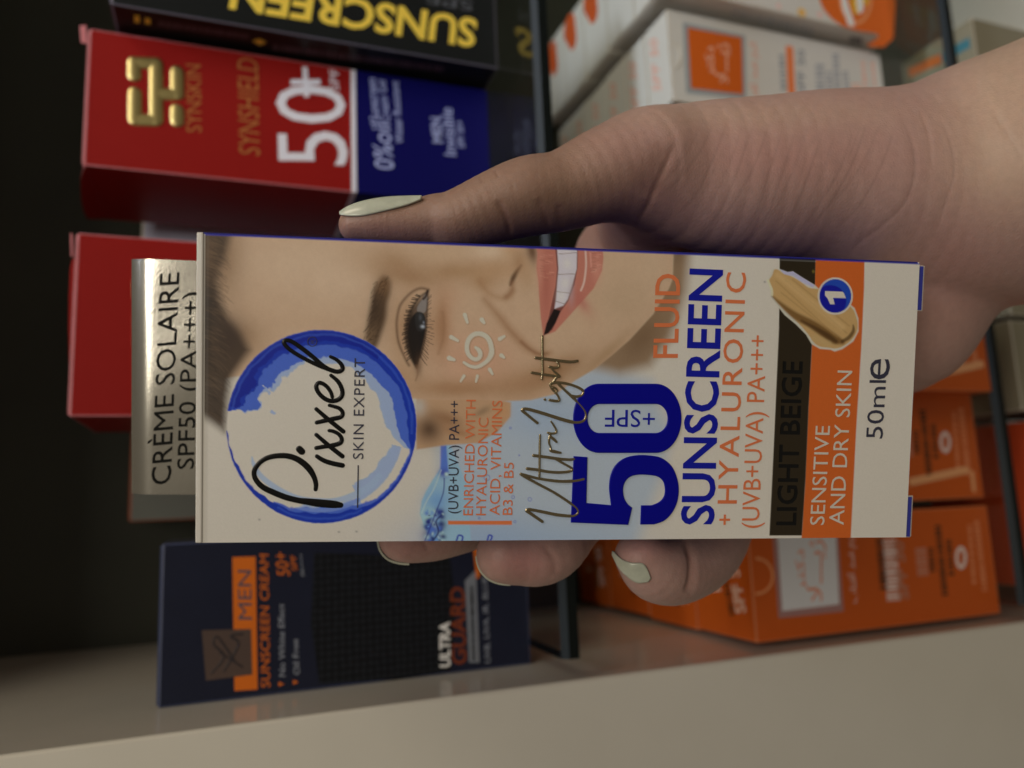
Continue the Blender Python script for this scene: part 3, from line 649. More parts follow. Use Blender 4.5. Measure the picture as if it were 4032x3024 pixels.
gold = [Z4((590, 1545, 50), (480, 1470, 52), (380, 1400, 54), (322, 1362, 54), (345, 1338, 54), (450, 1350, 52), (650, 1390, 54), (850, 1430, 56), (1080, 1450, 52), (1165, 1430, 48), (1205, 1385, 46), (1175, 1310, 44), (1060, 1220, 46), (800, 1050, 46), (500, 890, 46), (300, 780, 48), (215, 725, 44), (300, 748, 46), (500, 800, 46), (750, 840, 50), (950, 855, 52), (1150, 845, 56), (1300, 815, 56)),
        Z4((330, 635, 52), (500, 655, 52), (700, 690, 50), (900, 700, 50), (1060, 682, 48), (1108, 645, 44), (1050, 600, 42), (950, 545, 42), (850, 485, 42), (790, 455, 40)),
        Z4((440, 410, 54), (650, 435, 52), (850, 465, 52), (1050, 480, 48), (1140, 470, 44)), Z4((550, 55, 34), (545, 300, 36), (540, 770, 34)),
        Z4((905, 362, 40), (800, 342, 56), (735, 322, 50), (735, 270, 30), (708, 200, 34), (706, 130, 38), (722, 60, 34)), Z4((835, 175, 40), (790, 130, 50), (740, 90, 44), (715, 30, 40)),
        Z3((705, 1588, 40), (780, 1602, 40), (845, 1588, 40), (852, 1540, 36), (810, 1460, 36), (762, 1388, 32)),
        Z3((520, 1415, 50), (420, 1335, 48), (310, 1245, 50), (252, 1192, 54), (300, 1165, 54), (450, 1195, 58), (700, 1270, 60), (950, 1350, 62), (1150, 1400, 62), (1290, 1395, 60), (1368, 1335, 54), (1370, 1240, 48), (1320, 1150, 46), (1230, 1050, 46), (1130, 950, 52), (1010, 840, 46), (900, 735, 46), (870, 700, 40)),
        Z3((745, 725, 50), (850, 702, 46), (1000, 712, 48), (1180, 762, 48), (1300, 822, 50), (1332, 872, 52), (1290, 932, 50), (1200, 948, 48), (1120, 930, 44)),
        Z3((735, 1010, 48), (840, 1027, 48), (905, 1020, 44), (895, 960, 40), (850, 890, 40), (800, 840, 40), (775, 800, 44), (800, 785, 40), (850, 810, 38), (868, 850, 36), (830, 880, 40)), Z3((648, 998, 46), (655, 1002, 46)),
        Z3((770, 800, 40), (745, 730, 44), (800, 690, 44), (830, 640, 40), (870, 600, 40)),
        Z3((420, 525, 50), (600, 555, 48), (800, 582, 52), (915, 598, 40), (870, 550, 44), (800, 490, 36), (765, 440, 36)), Z3((735, 425, 50), (830, 442, 50), (895, 420, 44), (890, 370, 38), (872, 345, 34)),
        Z3((490, 265, 54), (700, 290, 54), (900, 315, 54), (1100, 336, 54), (1225, 320, 52)), Z3((606, -115, 46), (606, 200, 44), (610, 480, 42), (597, 640, 40))]
HS(gold, BRONZE_FOIL, name='gold_script_lettering', h=.16, eps=-.2 + .14)
def stadium(x0, x1, y0, y1, r, n=14):
    out = []
    for cx_, cy_, a0 in ((x1 - r[0], y1 - r[1], 0), (x0 + r[0], y1 - r[1], 90), (x0 + r[0], y0 + r[1], 180), (x1 - r[0], y0 + r[1], 270)):
        for k in range(n + 1):
            a = math.radians(a0 + 90 * k / n); out.append((cx_ + r[0] * math.cos(a), cy_ + r[1] * math.sin(a)))
    return out
zero_o = stadium(155, 1316, 84, 826, (275, 371)); zero_i = stadium(309, 1168, 302, 612, (128, 155))
five = [(160, 860), (308, 870), (297, 1362), (560, 1385)] + [tuple(p) for p in catmull([(548, 1290), (540, 1180), (560, 1050), (615, 950), (710, 880), (830, 851), (960, 851), (1100, 878), (1210, 965), (1266, 1085), (1287, 1210), (1270, 1350), (1212, 1470), (1125, 1555), (1020, 1592)], 4)] + [(875, 1593), (882, 1388)] + [tuple(p) for p in catmull([(1000, 1386), (1080, 1350), (1128, 1290), (1138, 1210), (1118, 1130), (1060, 1080), (960, 1062), (850, 1060), (765, 1082), (712, 1135), (690, 1210), (700, 1300), (738, 1370), (788, 1412)], 4)] + [(745, 1597), (130, 1572)]
EMB = mat('embossed_blue_ink', alb(4, 4, 88), .34, spec=.18, bump=.03, bscale=900)
filled(HF, held, [Z6(*zero_o), Z6(*zero_i)], EMB, .09, .14, -.2 + .02)
filled(HF, held, [Z6(*five)], EMB, .09, .14, -.2 + .02)

# top fold, bottom tabs and the foil flap standing up at the back
from_bm('top_fold', bm_box(-w2 + .1, w2 - .1, -.12, .9, LEN - .65, LEN + .45, .25, 2), [PAPER, PAPER], held)
from_bm('lid_flap', bm_box(-w2 + .5, w2 - .5, .9, DEP - 1, LEN + .02, LEN + .42, .1), [PAPER, PAPER_EDGE], held)
tabm = mat('blue_tab', alb(40, 42, 104), .4)
for y0, y1 in ((1042, 1222), (1958, 2122)):
    p0, p1 = HF.at(3625, y0), HF.at(3600, y1)
    from_bm('bottom_tab', bm_box(min(p0[0], p1[0]), max(p0[0], p1[0]), 1.2, 1.6, -1.5, .2, .15), [tabm, PAPER_EDGE], held)
    from_bm('tab_edge', bm_box(min(p0[0], p1[0]), max(p0[0], p1[0]) , 1.62, 2.0, -1.95, .1, .12), [PAPER_EDGE, PAPER_EDGE], held)
FB = DEP - 1.0                                           # the flap stands on the back edge of the carton
def foil_flap():
    P = []; q = [HF.at(515, 1018, 'front', FB), HF.at(512, 1946, 'front', FB)]
    xr, xl = q[0][0], q[1][0]; htop = (q[0][2] + q[1][2]) / 2
    n_, rad = 40, 8.0
    prof = [(FB, LEN - 20), (FB, LEN)] + [(FB, z) for z in np.linspace(LEN + 1, htop - rad * math.sin(math.radians(38)), 14)]
    for k in range(1, 12):
        a = math.radians(38 * k / 11); prof.append((FB + rad * (1 - math.cos(a)), htop - rad * math.sin(math.radians(38)) + rad * math.sin(a)))
    xs = np.linspace(xl, xr, n_)
    for (y, z) in prof:
        P.append([(x, y + .05 * math.sin(x * .21 + z * .2) * min(1, max(0, (z - LEN)) / 8), z) for x in xs])
    P = np.array(P)
    o = grid_mesh('foil_flap', P, SILVER_FOIL, held)
    md = o.modifiers.new('thickness', 'SOLIDIFY'); md.thickness = .0004; md.offset = -1
    o.modifiers.new('crisp_edges', 'EDGE_SPLIT').split_angle = math.radians(40)
    return o
foil_flap()
FT = mat('embossed_black_ink', (.006, .006, .005), .5, spec=.08)
text(HF, held, 'CRÈME SOLAIRE', *GF((655, 1455), (703, 308), (522, 1468)), FT, off=FB, eps=.5)
text(HF, held, 'SPF50 (PA+++)', *GF((781, 1375), (812, 415), (690, 1378)), FT, off=FB, eps=.5)

# ------------------------------------------------------------------ red cartons
red = mat('red_board', alb(104, 15, 10), .4, spec=.15, noise=.05, nscale=200); red_edge = mat('worn_red_edge', alb(150, 84, 78), .5)
blue_b = mat('blue_board', alb(7, 6, 50), .4, spec=.15, noise=.05, nscale=200); white_b = mat('white_line', alb(168, 158, 150), .45)
gold_b = mat('bright_gold_foil', (.72, .60, .26), .36, 1.); dull_gold = mat('dull_gold_ink', alb(150, 92, 44), .35, .6)
rf = std_frame(139.5, 272, SHELF_Z)
zs = rf.at(1392, 480)[2]
def red_box(fr, w, label, full):
    e = carton('red_carton', label, fr, w, 142, 51, red, red_edge, 'red and blue sunscreen cartons', splits=[(zs + .9, white_b), (zs - .9, blue_b)])
    src = rf
    def tt(*a, **k):
        o = text(rf, e, *a, **k); return o
    logo = [Z8((275, 600, 228), (275, 390, 228)), Z8((275, 390, 228), (625, 402, 228)), Z8((625, 402, 228), (625, 1310, 228)), Z8((625, 1310, 228), (285, 1300, 228)), Z8((285, 1300, 228), (285, 872, 228)),
            Z8((625, 890, 228), (960, 895, 228)), Z8((960, 895, 228), (960, 535, 228)), Z8((960, 1145, 228), (960, 1325, 228))]
    em = stroke_mesh(rf, e, logo, gold_b, eps=.02, h=.75, name='gold_emblem', prof=11, n=4)
    if not full: em.location.z = -4.4 * MM
    if full:
        tt('SYNSKIN', *Z8((1350, 1505), (1340, 425), (1105, 1500)), dull_gold)
        tt('SYNSHIELD', *G5((1012, 755), (1002, 290), (910, 742)), dull_gold)
        tt('50', *G5((1435, 800), (1418, 418), (1098, 800)), white_b, bold=.0)
        tt('+', *G5((1345, 470), (1335, 325), (1165, 472)), white_b, eps=.14)
        tt('SPF', *G5((1395, 440), (1392, 335), (1350, 440)), white_b)
        pw = ink(130, 130, 160)
        tt('0%oil', *G5((1662, 822), (1640, 600), (1568, 815)), pw)
        tt('Sunscreen', *G5((1592, 582), (1572, 380), (1545, 582)), pw)
        tt('Cream Gel', *G5((1642, 590), (1618, 390), (1602, 590)), pw)
        tt('Water Resistant', *G5((1706, 695), (1682, 395), (1668, 692)), pw)
        tt('MEN', *G5((1898, 692), (1886, 570), (1848, 690)), pw, bold=.01)
        tt('Invisible', *G5((1962, 755), (1942, 525), (1905, 750)), pw)
        tt('SPF 50+', *G5((2003, 716), (1992, 585), (1972, 715)), pw)
    return e
def flap(fr, parent, pts, face, off, m, edge, eps):
    P = [fr.at(p[0], p[1], face, off) for p in pts]; n = np.array(NRM[face], float)
    N = len(P); V = [p + n * eps for p in P] + [p + n * (eps - .45) for p in P]
    F = [tuple(range(N)), tuple(range(2 * N - 1, N - 1, -1))] + [(i, i + N, (i + 1) % N + N, (i + 1) % N) for i in range(N)]
    return mesh('dust_flap', [v * MM for v in V], F, [m, edge], parent, idx=[0, 0] + [1] * N)
redA = red_box(rf, 49, 'red and blue carton with gold emblem and big white 50 beside the black carton', True)
r2f = std_frame(60.8, 268, SHELF_Z)
redB = red_box(r2f, 59, 'red carton half hidden behind the silver foil flap of the held carton', False)

flap(rf, redA, [(336, 655), (327, 668), (318, 700), (317, 740), (321, 790), (331, 835), (346, 862), (420, 862), (380, 760)], 'left', -24.5, red, red_edge, .1)
flap(rf, redA, [(313, 100), (318, 165), (342, 168), (338, 96)], 'front', 0, red_edge, red_edge, -.3)
flap(r2f, redB, [(300, 1012), (284, 1020), (276, 1060), (272, 1160), (270, 1280), (273, 1420), (281, 1540), (298, 1632), (318, 1632), (318, 1012)], 'front', 0, red, red_edge, -.1)
flap(r2f, redB, [(276, 918), (279, 1008), (286, 1010), (284, 920)], 'front', 2, red_edge, red_edge, -.1)

# ------------------------------------------------------------------ black carton
blackm = mat('black_board', alb(16, 16, 13), .36, spec=.2, noise=.1, nscale=200); black_edge = mat('worn_black_edge', alb(70, 64, 66), .45)
bf = std_frame(193.5, 259, SHELF_Z)
be = carton('black_carton', 'black carton with large yellow SUNSCREEN lettering turned sideways', bf, 55, 134, 46, blackm, black_edge)
yel = mat('yellow_ink', alb(172, 140, 44), .4)
text(bf, be, 'SUNSCREEN', *G5((2064, 98), (885, -106), (2050, 234)), yel, bold=.03)
text(bf, be, 'SPF', *G5((2042, 10), (1820, -30), (2040, 55)), ink(62, 60, 56), bold=.0)
def print_lines(fr, parent, lines, m, face, off, rows=1, name='fine_print', th=7.):
    """tiny print far too small to read: a row of short raised dashes"""
    verts = []; faces = []; n = np.array(NRM[face], float)
    for (a, b, hh) in lines:
        A, Bp = np.array(a), np.array(b); L = np.linalg.norm(Bp - A); t = 0
        dv = (Bp - A) / L; pv = np.array([-dv[1], dv[0]])
        while t < L - 6:
            ln = random.uniform(5, 15)
            for k in range(1):
                c = [A + dv * t + pv * hh / 2, A + dv * min(L, t + ln) + pv * hh / 2, A + dv * min(L, t + ln) - pv * hh / 2, A + dv * t - pv * hh / 2]
                P = [fr.at(q[0], q[1], face, off) + n * .05 for q in c]
                if np.cross(P[1] - P[0], P[2] - P[0]).dot(n) < 0: P = P[::-1]
                b0 = len(verts); verts += [p * MM for p in P]; faces.append((b0, b0 + 1, b0 + 2, b0 + 3))
            t += ln + random.uniform(3, 8)
    return mesh(name, verts, faces, m, parent)
print_lines(bf, be, [(*G5((520, 112), (960, 178)), 22), (*G5((1075, 228), (1900, 335)), 24)], ink(62, 46, 46), 'left', -27.5)
poly(bf, be, G5((404, 72), (430, 76), (430, 112), (404, 108)), yel, face='left', off=-27.5, name='yellow_mark'); poly(bf, be, G5((455, 84), (482, 90), (482, 118), (455, 114)), yel, face='left', off=-27.5, name='yellow_mark'); poly(bf, be, G5((975, 196), (1010, 186), (1045, 204), (1010, 220)), yel, face='left', off=-27.5, name='yellow_mark')

# ------------------------------------------------------------------ navy carton
def hexmat():
    m = mat('black_pattern_panel', alb(12, 12, 12), .5, spec=.15); nt = m.node_tree; b = nt.nodes['Principled BSDF']
    tc = nt.nodes.new('ShaderNodeTexCoord'); v = nt.nodes.new('ShaderNodeTexVoronoi'); v.inputs['Scale'].default_value = 470; v.inputs['Randomness'].default_value = .15
    nt.links.new(tc.outputs['Object'], v.inputs['Vector']); r = nt.nodes.new('ShaderNodeValToRGB')
    r.color_ramp.elements[0].color = tuple(alb(21, 21, 21)) + (1,); r.color_ramp.elements[1].color = tuple(alb(10, 10, 10)) + (1,); r.color_ramp.elements[0].position = .25; r.color_ramp.elements[1].position = .5
    nt.links.new(v.outputs['Distance'], r.inputs[0]); nt.links.new(r.outputs[0], b.inputs['Base Color']); return m
navy = mat('navy_board', alb(19, 20, 28), .38, spec=.22, noise=.15, nscale=120); navy_edge = mat('worn_navy_edge', alb(44, 48, 64), .45)
nf = std_frame(-31.0, 250, SHELF_Z)
ne = carton('navy_carton', 'dark navy carton with orange MEN band standing by the cream side panel', nf, 45.6, 113.4, 34, navy, navy_edge)
org = ink(158, 74, 14); gry = ink(110, 108, 104)
NT = lambda s, bl, br, tl, m, **k: text(nf, ne, s, *G7(bl, br, tl), m, **k)
poly(nf, ne, G7((905, 215), (1300, 228), (1560, 215), (1590, 470), (1570, 790), (1300, 830), (930, 850), (890, 560)), hexmat(), eps=.03, name='black_panel')
poly(nf, ne, G7((510, 238), (622, 235), (632, 878), (520, 885)), org, eps=.05, name='orange_band')
poly(nf, ne, G7((362, 592), (600, 585), (606, 806), (382, 835)), mat('brown_foil_square', alb(84, 66, 54), .3, .7), eps=.12, name='foil_square')
stroke_mesh(nf, ne, [G7((410, 800, 10), (470, 720, 12), (420, 660, 10), (440, 625, 10), (520, 740, 12)), G7((470, 790, 10), (540, 660, 12), (500, 620, 10), (560, 610, 10)), G7((450, 700, 9), (560, 770, 9))], ink(34, 28, 26), eps=.14, h=.1, name='script_mark')
NT('MEN', (604, 540), (600, 302), (540, 540), ink(54, 54, 56), eps=.1)
NT('SUNSCREEN CREAM', (692, 868), (684, 225), (648, 868), org)
NT('50+', (790, 328), (772, 215), (728, 328), org)
NT('SPF', (825, 302), (818, 230), (797, 302), org)
NT('No White Effect', (766, 815), (760, 465), (736, 815), gry)
NT('Oil Free', (836, 806), (828, 635), (806, 806), gry)
for q in G7((747, 852), (817, 843)): 
    poly(nf, ne, [(q[0] - 11, q[1] + 9), (q[0] - 11, q[1] - 9), (q[0] + 11, q[1])], org, name='bullet_mark')
NT('PA++++', (860, 328), (850, 222), (842, 328), gry)
NT('ULTRA', (1563, 770), (1561, 550), (1512, 770), ink(176, 172, 160), bold=.03)
NT('GUARD', (1642, 757), (1632, 383), (1570, 757), ink(92, 38, 16), bold=.02, eps=.09)
poly(nf, ne, G7((1635, 352), (1688, 300), (1705, 748), (1655, 748)), ink(90, 88, 84), eps=.05, name='grey_band')
print_lines(nf, ne, [(*G7((1678, 735), (1668, 380)), 14)], ink(64, 62, 58), 'front', .0, name='fine_print')
NT('UVB, UVA, IR, BLUE', (1758, 750), (1742, 335), (1732, 750), gry)
poly(nf, ne, G7((1672, 165), (1706, 165), (1708, 330), (1690, 345)), org, eps=.1, name='orange_tip')

# ------------------------------------------------------------------ dim cartons further back on the shelf
def plain(name, label, x0, x1, y, ztop, d, m, e, zb=SHELF_Z, group=None, lid=True):
    fr = std_frame((x0 + x1) / 2, y, zb); return carton(name, label, fr, x1 - x0, ztop - zb, d, m, e, group, lid), fr
olive = mat('olive_grey_board', alb(74, 72, 60), .4); o_edge = mat('orange_edge', alb(104, 44, 14), .5)
plain('grey_carton', 'grey carton with orange top edge in the dark behind the silver flap', -2, 46, 338, 35, 30, olive, o_edge)
dred = mat('dark_red_board', alb(90, 20, 14), .4)
plain('dark_red_carton', 'dark red carton in the shadow behind the navy carton', -30, -6.5, 320, 8, 28, dred, mat('dark_edge', alb(50, 40, 34), .5))
plain('pale_carton', 'pale lilac carton glimpsed in the gap between the red cartons', 100, 136, 340, 34, 28, mat('pale_board', alb(150, 145, 150), .4), PAPER_EDGE)

# ------------------------------------------------------------------ orange cartons on the lower shelf
orange_b = mat('orange_board', alb(150, 62, 12), .36, spec=.35, noise=.04, nscale=200); orange_e = mat('worn_orange_edge', alb(160, 88, 48), .45)
ofr = std_frame(-30.8, 232, LOW_Z)
pale = ink(168, 160, 146); gline = ink(128, 90, 78); blk = ink(60, 34, 16); wht = ink(176, 150, 130)
AR = lambda s: ''.join(chr(int(c, 16)) if c != ' ' else ' ' for c in s.split(','))
DOKTOR = AR('FEAE,FE98,FB90,FEA9'); JILA = AR('FEFC,0640,0640,0640,FBFE,FB8A'); KEREM = AR('FE8F,FE8E,FE98,FED3,FE81, ,FEAA,FEBF, ,FEE1,FEAE,FB90')
OH = 118.
oe = carton('orange_carton', 'front orange carton with white square logo, nearest the cream side panel', ofr, 42.6, OH, 35, orange_b, orange_e, 'orange sunscreen cartons on the lower shelf')
poly(ofr, oe, OB((88, 200), (640, 200), (690, 872), (140, 930)), gline, eps=.04, name='square_border')
poly(ofr, oe, OB((128, 200), (622, 200), (650, 812), (172, 870)), pale, eps=.08, name='logo_square')
oi = ink(178, 92, 44)
text(ofr, oe, JILA, *OB((505, 790), (505, 270), (390, 790)), oi, fnt=ARAB, eps=.14)
text(ofr, oe, DOKTOR, *OB((365, 700), (350, 350), (290, 700)), oi, fnt=ARAB, eps=.14)
text(ofr, oe, KEREM, *OB((800, 800), (760, 200), (735, 800)), wht, fnt=ARAB)
print_lines(ofr, oe, [(*OB((1030, 690), (990, 250)), 30)], blk, 'front', 0); print_lines(ofr, oe, [(*OB((1115, 780), (1070, 250)), 56)], wht, 'front', 0, name='white_band')
text(ofr, oe, 'SPF 50', *OB((1240, 775), (1190, 280), (1150, 775)), ink(140, 88, 62), bold=.03)
print_lines(ofr, oe, [(*OB((1360, 570), (1335, 310)), 44)], ink(150, 96, 70), 'front', 0, name='grey_line')
print_lines(ofr, oe, [(*OB((1440, 540), (1425, 330)), 24), (*OB((1545, 740), (1480, 120)), 24), (*OB((1600, 570), (1575, 270)), 22)], blk, 'front', 0)
stroke_mesh(ofr, oe, [OB(*[(1680 + 36 * math.cos(a), 420 + 80 * math.sin(a), 26) for a in np.linspace(0, 6.3, 14)])], wht, eps=.04, h=.04, name='oval_mark', n=2)
print_lines(ofr, oe, [(*OB((1790, 640), (1750, 130)), 16), (*OB((1880, 700), (1810, 110)), 20)], ink(170, 100, 60), 'front', 0, name='faint_print')
# half-round thumb notch on the front, text on the lid
nt_ = [OC((0, 0))] and G8(*[(940 + 78 * math.sin(a), 445 - 84 * math.cos(a)) for a in np.linspace(0, math.pi, 14)])
stroke_mesh(ofr, oe, [[(p[0], p[1], 9) for p in nt_]], ink(196, 110, 64), eps=.03, h=.25, name='notch_edge', n=2)
G9 = Z(1950, 2100, 1.9235)
text(ofr, oe, 'SPF 50', *G9((1900, 600), (1830, 180), (1820, 610)), ink(190, 140, 110), face='top', off=OH + .5, bold=.02)
print_lines(ofr, oe, [(*G9((1795, 620), (1740, 340)), 20)], blk, 'top', OH + .5)
text(ofr, oe, 'V', *G9((1720, 480), (1700, 380), (1640, 440)), ink(190, 140, 110), face='top', off=OH + .5, bold=.03)
def copy_tree(o, dx, dy, dz, label, drop=()):
    c = o.copy(); COL.objects.link(c)
    c.matrix_world = Matrix.Translation((dx * MM, dy * MM, dz * MM)) @ o.matrix_world
    c['label'] = label
    for ch in o.children:
        if any(ch.name.startswith(d) for d in drop): continue
        k = ch.copy(); COL.objects.link(k); k.parent = c; k.matrix_parent_inverse = ch.matrix_parent_inverse
    return c
copy_tree(oe, -.6, 36.2, 0, 'second orange carton back in the row along the cream side panel')
copy_tree(oe, .3, 72.6, 0, 'third orange carton back in the row along the cream side panel')
copy_tree(oe, -.2, 109, 0, 'rearmost orange carton of the row along the cream side panel')
dr = ('logo', 'square', 'lettering.', 'white_band')
o2 = copy_tree(oe, 46, .6, 0, 'orange carton right of the front one, its lower part showing below the held carton')
o3 = copy_tree(oe, 88.5, -9, 0, 'third orange carton from the cream side panel, under the wrist')
copy_tree(oe, 46.4, 37, 0, 'orange carton behind the second front one')
copy_tree(oe, 89.6, 27, 0, 'orange carton behind the one under the wrist')
for o_, p, q, r__ in ((o2, (700, 1175), (400, 1240), 22), (o2, (740, 1285), (730, 1190), 14), (o3, (780, 600), (600, 640), 22)):
    f_ = std_frame(o_.matrix_world.translation.x / MM, o_.matrix_world.translation.y / MM, LOW_Z)
    stroke_mesh(f_, o_, [[OC(p)[0] + (r__,), OC(q)[0] + (r__,)]], ink(196, 120, 74), eps=.03, h=.03, name='pale_swoosh', n=3)

# ------------------------------------------------------------------ white cartons on the lower shelf
white_c = mat('cool_white_board', (.74, .72, .68), .4, noise=.03, nscale=200); white_e = mat('soft_white_edge', (.76, .72, .64), .5)
wf = std_frame(184.5, 257, LOW_Z)
we = carton('white_carton', 'white carton with framed orange square logo above the thumb', wf, 42, OH, 18.6, white_c, white_e, 'white sunscreen cartons on the lower shelf')
gfr = ink(116, 114, 104); oq = ink(160, 68, 14); ow = ink(178, 128, 96)
poly(wf, we, WB((1445, 215), (2050, 345), (2060, 960), (1480, 905)), gfr, eps=.04, name='square_border')
poly(wf, we, WB((1490, 265), (2015, 365), (2030, 915), (1525, 855)), oq, eps=.08, name='logo_square')
text(wf, we, JILA, *WB((1880, 810), (1870, 420), (1780, 810)), ow, fnt=ARAB, eps=.14, bold=.01)
text(wf, we, DOKTOR, *WB((1745, 740), (1740, 450), (1660, 740)), ow, fnt=ARAB, eps=.14, bold=.01)
text(wf, we, KEREM, *WB((2180, 1100), (2150, 400), (2100, 1100)), ink(180, 104, 72), fnt=ARAB)
poly(wf, we, WR((200, 385), (262, 395), (282, 840), (222, 840)), ink(176, 88, 40), eps=.05, name='orange_rule')
print_lines(wf, we, [(*WR((185, 760), (165, 450)), 22)], ink(112, 108, 100), 'front', 0)
text(wf, we, 'SPF 50', *WR((365, 800), (360, 420), (300, 800)), ink(110, 106, 98), bold=.02)
print_lines(wf, we, [(*WR((495, 760), (485, 530)), 34), (*WR((575, 760), (565, 600)), 26), (*WR((640, 760), (620, 450)), 24), (*WR((720, 760), (700, 600)), 24)], ink(124, 118, 108), 'front', 0)
print_lines(wf, we, [(*WR((800, 800), (790, 680)), 40), (*WR((880, 800), (850, 500)), 18), (*WR((960, 800), (930, 520)), 16)], ink(176, 130, 104), 'front', 0, name='orange_print')
text(wf, we, 'SPF 50', *WB((1235, 880), (1200, 370), (1160, 880)), ink(176, 112, 84), face='top', off=OH + .5)
stroke_mesh(wf, we, [WB(*[(1330 + 95 * math.sin(a), 545 - 125 * math.cos(a), 16) for a in np.linspace(.1, 3.05, 14)])], white_e, eps=.03, h=.3, name='notch_edge', n=2)
wl = ['second', 'third', 'fourth', 'fifth', 'sixth']
for k, nm in enumerate(wl):
    copy_tree(we, .5 * math.sin(k * 2.1), 19.2 * (k + 1), 0, nm + ' white carton back in the row behind the framed orange square logo')
# second white row, with an orange swoosh and round mark
w2f = std_frame(232, 249, LOW_Z); H2 = 124.
we2 = carton('white_carton', 'white carton with orange corner and round orange mark at the right edge', w2f, 45, H2, 24, white_c, white_e, 'white sunscreen cartons on the lower shelf')
poly(w2f, we2, [p[:2] for p in catmull(WR((480, -60), (500, 40), (570, 140), (680, 220), (820, 262), (960, 285), (975, 320), (890, 375)), 4)] + WR((900, 395), (1030, 400), (1110, 320), (1125, 60), (1120, -300), (480, -300)), ink(168, 74, 20), eps=.05, name='orange_corner')
stroke_mesh(w2f, we2, [WR(*[(790 + 130 * math.cos(a), -20 + 215 * math.sin(a), 18) for a in np.linspace(0, 3.14, 16)])], ink(186, 112, 66), eps=.07, h=.05, name='round_mark', n=2)
stroke_mesh(w2f, we2, [WR((680, -60, 50), (710, 80, 60), (750, 190, 60)), WR((820, -60, 60), (825, 60, 60), (815, 90, 40))], ink(178, 168, 156), eps=.08, h=.05, name='bubble_print', n=4)
stroke_mesh(w2f, we2, [WR((760, -60, 50), (790, 100, 40)), WR((880, -40, 50), (870, 20, 40))], ink(190, 130, 30), eps=.09, h=.05, name='yellow_mark', n=4)
for q, c_, r_ in ((WR((335, 105))[0], (190, 130, 50), 28), (WR((140, 50))[0], (178, 140, 120), 18), (WR((490, 125))[0], (178, 136, 116), 20)):
    stroke_mesh(w2f, we2, [[q + (r_,), (q[0] + 1, q[1], r_)]], ink(*c_), eps=.05, h=.03, name='dot_mark', n=2)
print_lines(w2f, we2, [(*WR((-250, 100), (430, 270)), 40)], ink(140, 136, 124), 'left', -22.5, name='dotted_band')
print_lines(w2f, we2, [(*WR((740, 335), (850, 350)), 30)], ink(80, 76, 70), 'left', -22.5, name='dark_mark')
stroke_mesh(w2f, we2, [[(2322, 0, 44), (2338, 56, 28)]], ink(150, 60, 22), face='top', off=H2 + .5, eps=.03, h=.03, name='orange_print', n=4)
for k, nm in enumerate(wl[:5]):
    copy_tree(we2, .6 * math.cos(k * 1.7), 24.6 * (k + 1), 0, nm + ' white carton back in the taller row at the right edge')

# ------------------------------------------------------------------ cartons under the lower shelf, seen along its front edge
beige = mat('beige_board', alb(112, 101, 76), .45, noise=.05, nscale=100); teal = ink(52, 92, 92); o7 = ink(170, 84, 34)
for k, (x0, x1, y0, lab) in enumerate([(170, 214, 231, 'beige carton with orange and teal stripes under the lower shelf, far right'), (122, 166, 233, 'beige carton under the lower shelf behind the wrist'), (72, 116, 232, 'plain beige carton under the lower shelf right of the hand'), (30, 70, 233, 'beige carton with a dark seam under the lower shelf'), ]):
    e, f_ = plain('beige_carton', lab, x0, x1, y0, -322, 40, beige, PAPER_EDGE, zb=-440, group='cartons under the lower shelf')
    zt = 118 + .5
    if k in (0, 1):
        for a, b, w_, m_ in (((-14, 2), (-9, 38), 4.5, o7), ((-7, 2), (0, 38), 3.6, teal), ((8, 2), (9, 17), 5, teal), ((9, 17.2), (12, 36), 5, o7)):
            mesh('stripe_mark', [np.array(p) * MM for p in ((a[0], a[1], zt + .05), (a[0] + w_, a[1], zt + .05), (b[0] + w_, b[1], zt + .05), (b[0], b[1], zt + .05))], [(0, 1, 2, 3)], m_, e)
plain('red_orange_carton', 'dark orange-red carton under the lower shelf below the orange cartons', -46, 26, 232, -330, 60, mat('brick_red_board', alb(150, 52, 22), .4), orange_e, zb=-440)

# ------------------------------------------------------------------ the hand: one continuous surface from a distance field
def S(px, py, d, rpx=None): return tuple(camray(px, py) * d) + (rpx * d / F,)
chains = {
 'thumb': (.72, [S(1402, 890, 147, 66), S(1480, 884, 148, 84), S(1620, 882, 149, 90), S(1720, 872, 150, 104), S(1800, 870, 150, 118), S(1960, 812, 151, 138), S(2080, 776, 152, 150), S(2220, 752, 154, 152), S(2400, 682, 157, 180), S(2540, 650, 160, 186)]),
 'thenar': (1., [S(2540, 655, 162, 190), S(2760, 696, 166, 282), S(3050, 704, 170, 316), S(3300, 694, 173, 324), S(3480, 700, 176, 306)]),
 'wrist': (.80, [S(3400, 790, 182, 350), S(3650, 780, 185, 430), S(3860, 735, 183, 474), S(4060, 690, 180, 506), S(4330, 620, 172, 545)]),
 'palm1': (1., [S(3560, 1050, 196, 300), S(3250, 1060, 203, 300), S(2900, 1060, 207, 260), S(2520, 1080, 208, 210)]),
 'palm2': (1., [S(3510, 1190, 196, 325), S(3300, 1250, 206, 270), S(2950, 1300, 210, 220), S(2700, 1320, 211, 200)]),
 'palm3': (1., [S(3440, 1230, 198, 330), S(3300, 1370, 206, 250), S(3100, 1500, 210, 200)]),
 'web': (1., [S(2560, 760, 178, 200), S(2520, 900, 194, 170), S(2440, 1010, 204, 170)]),
}
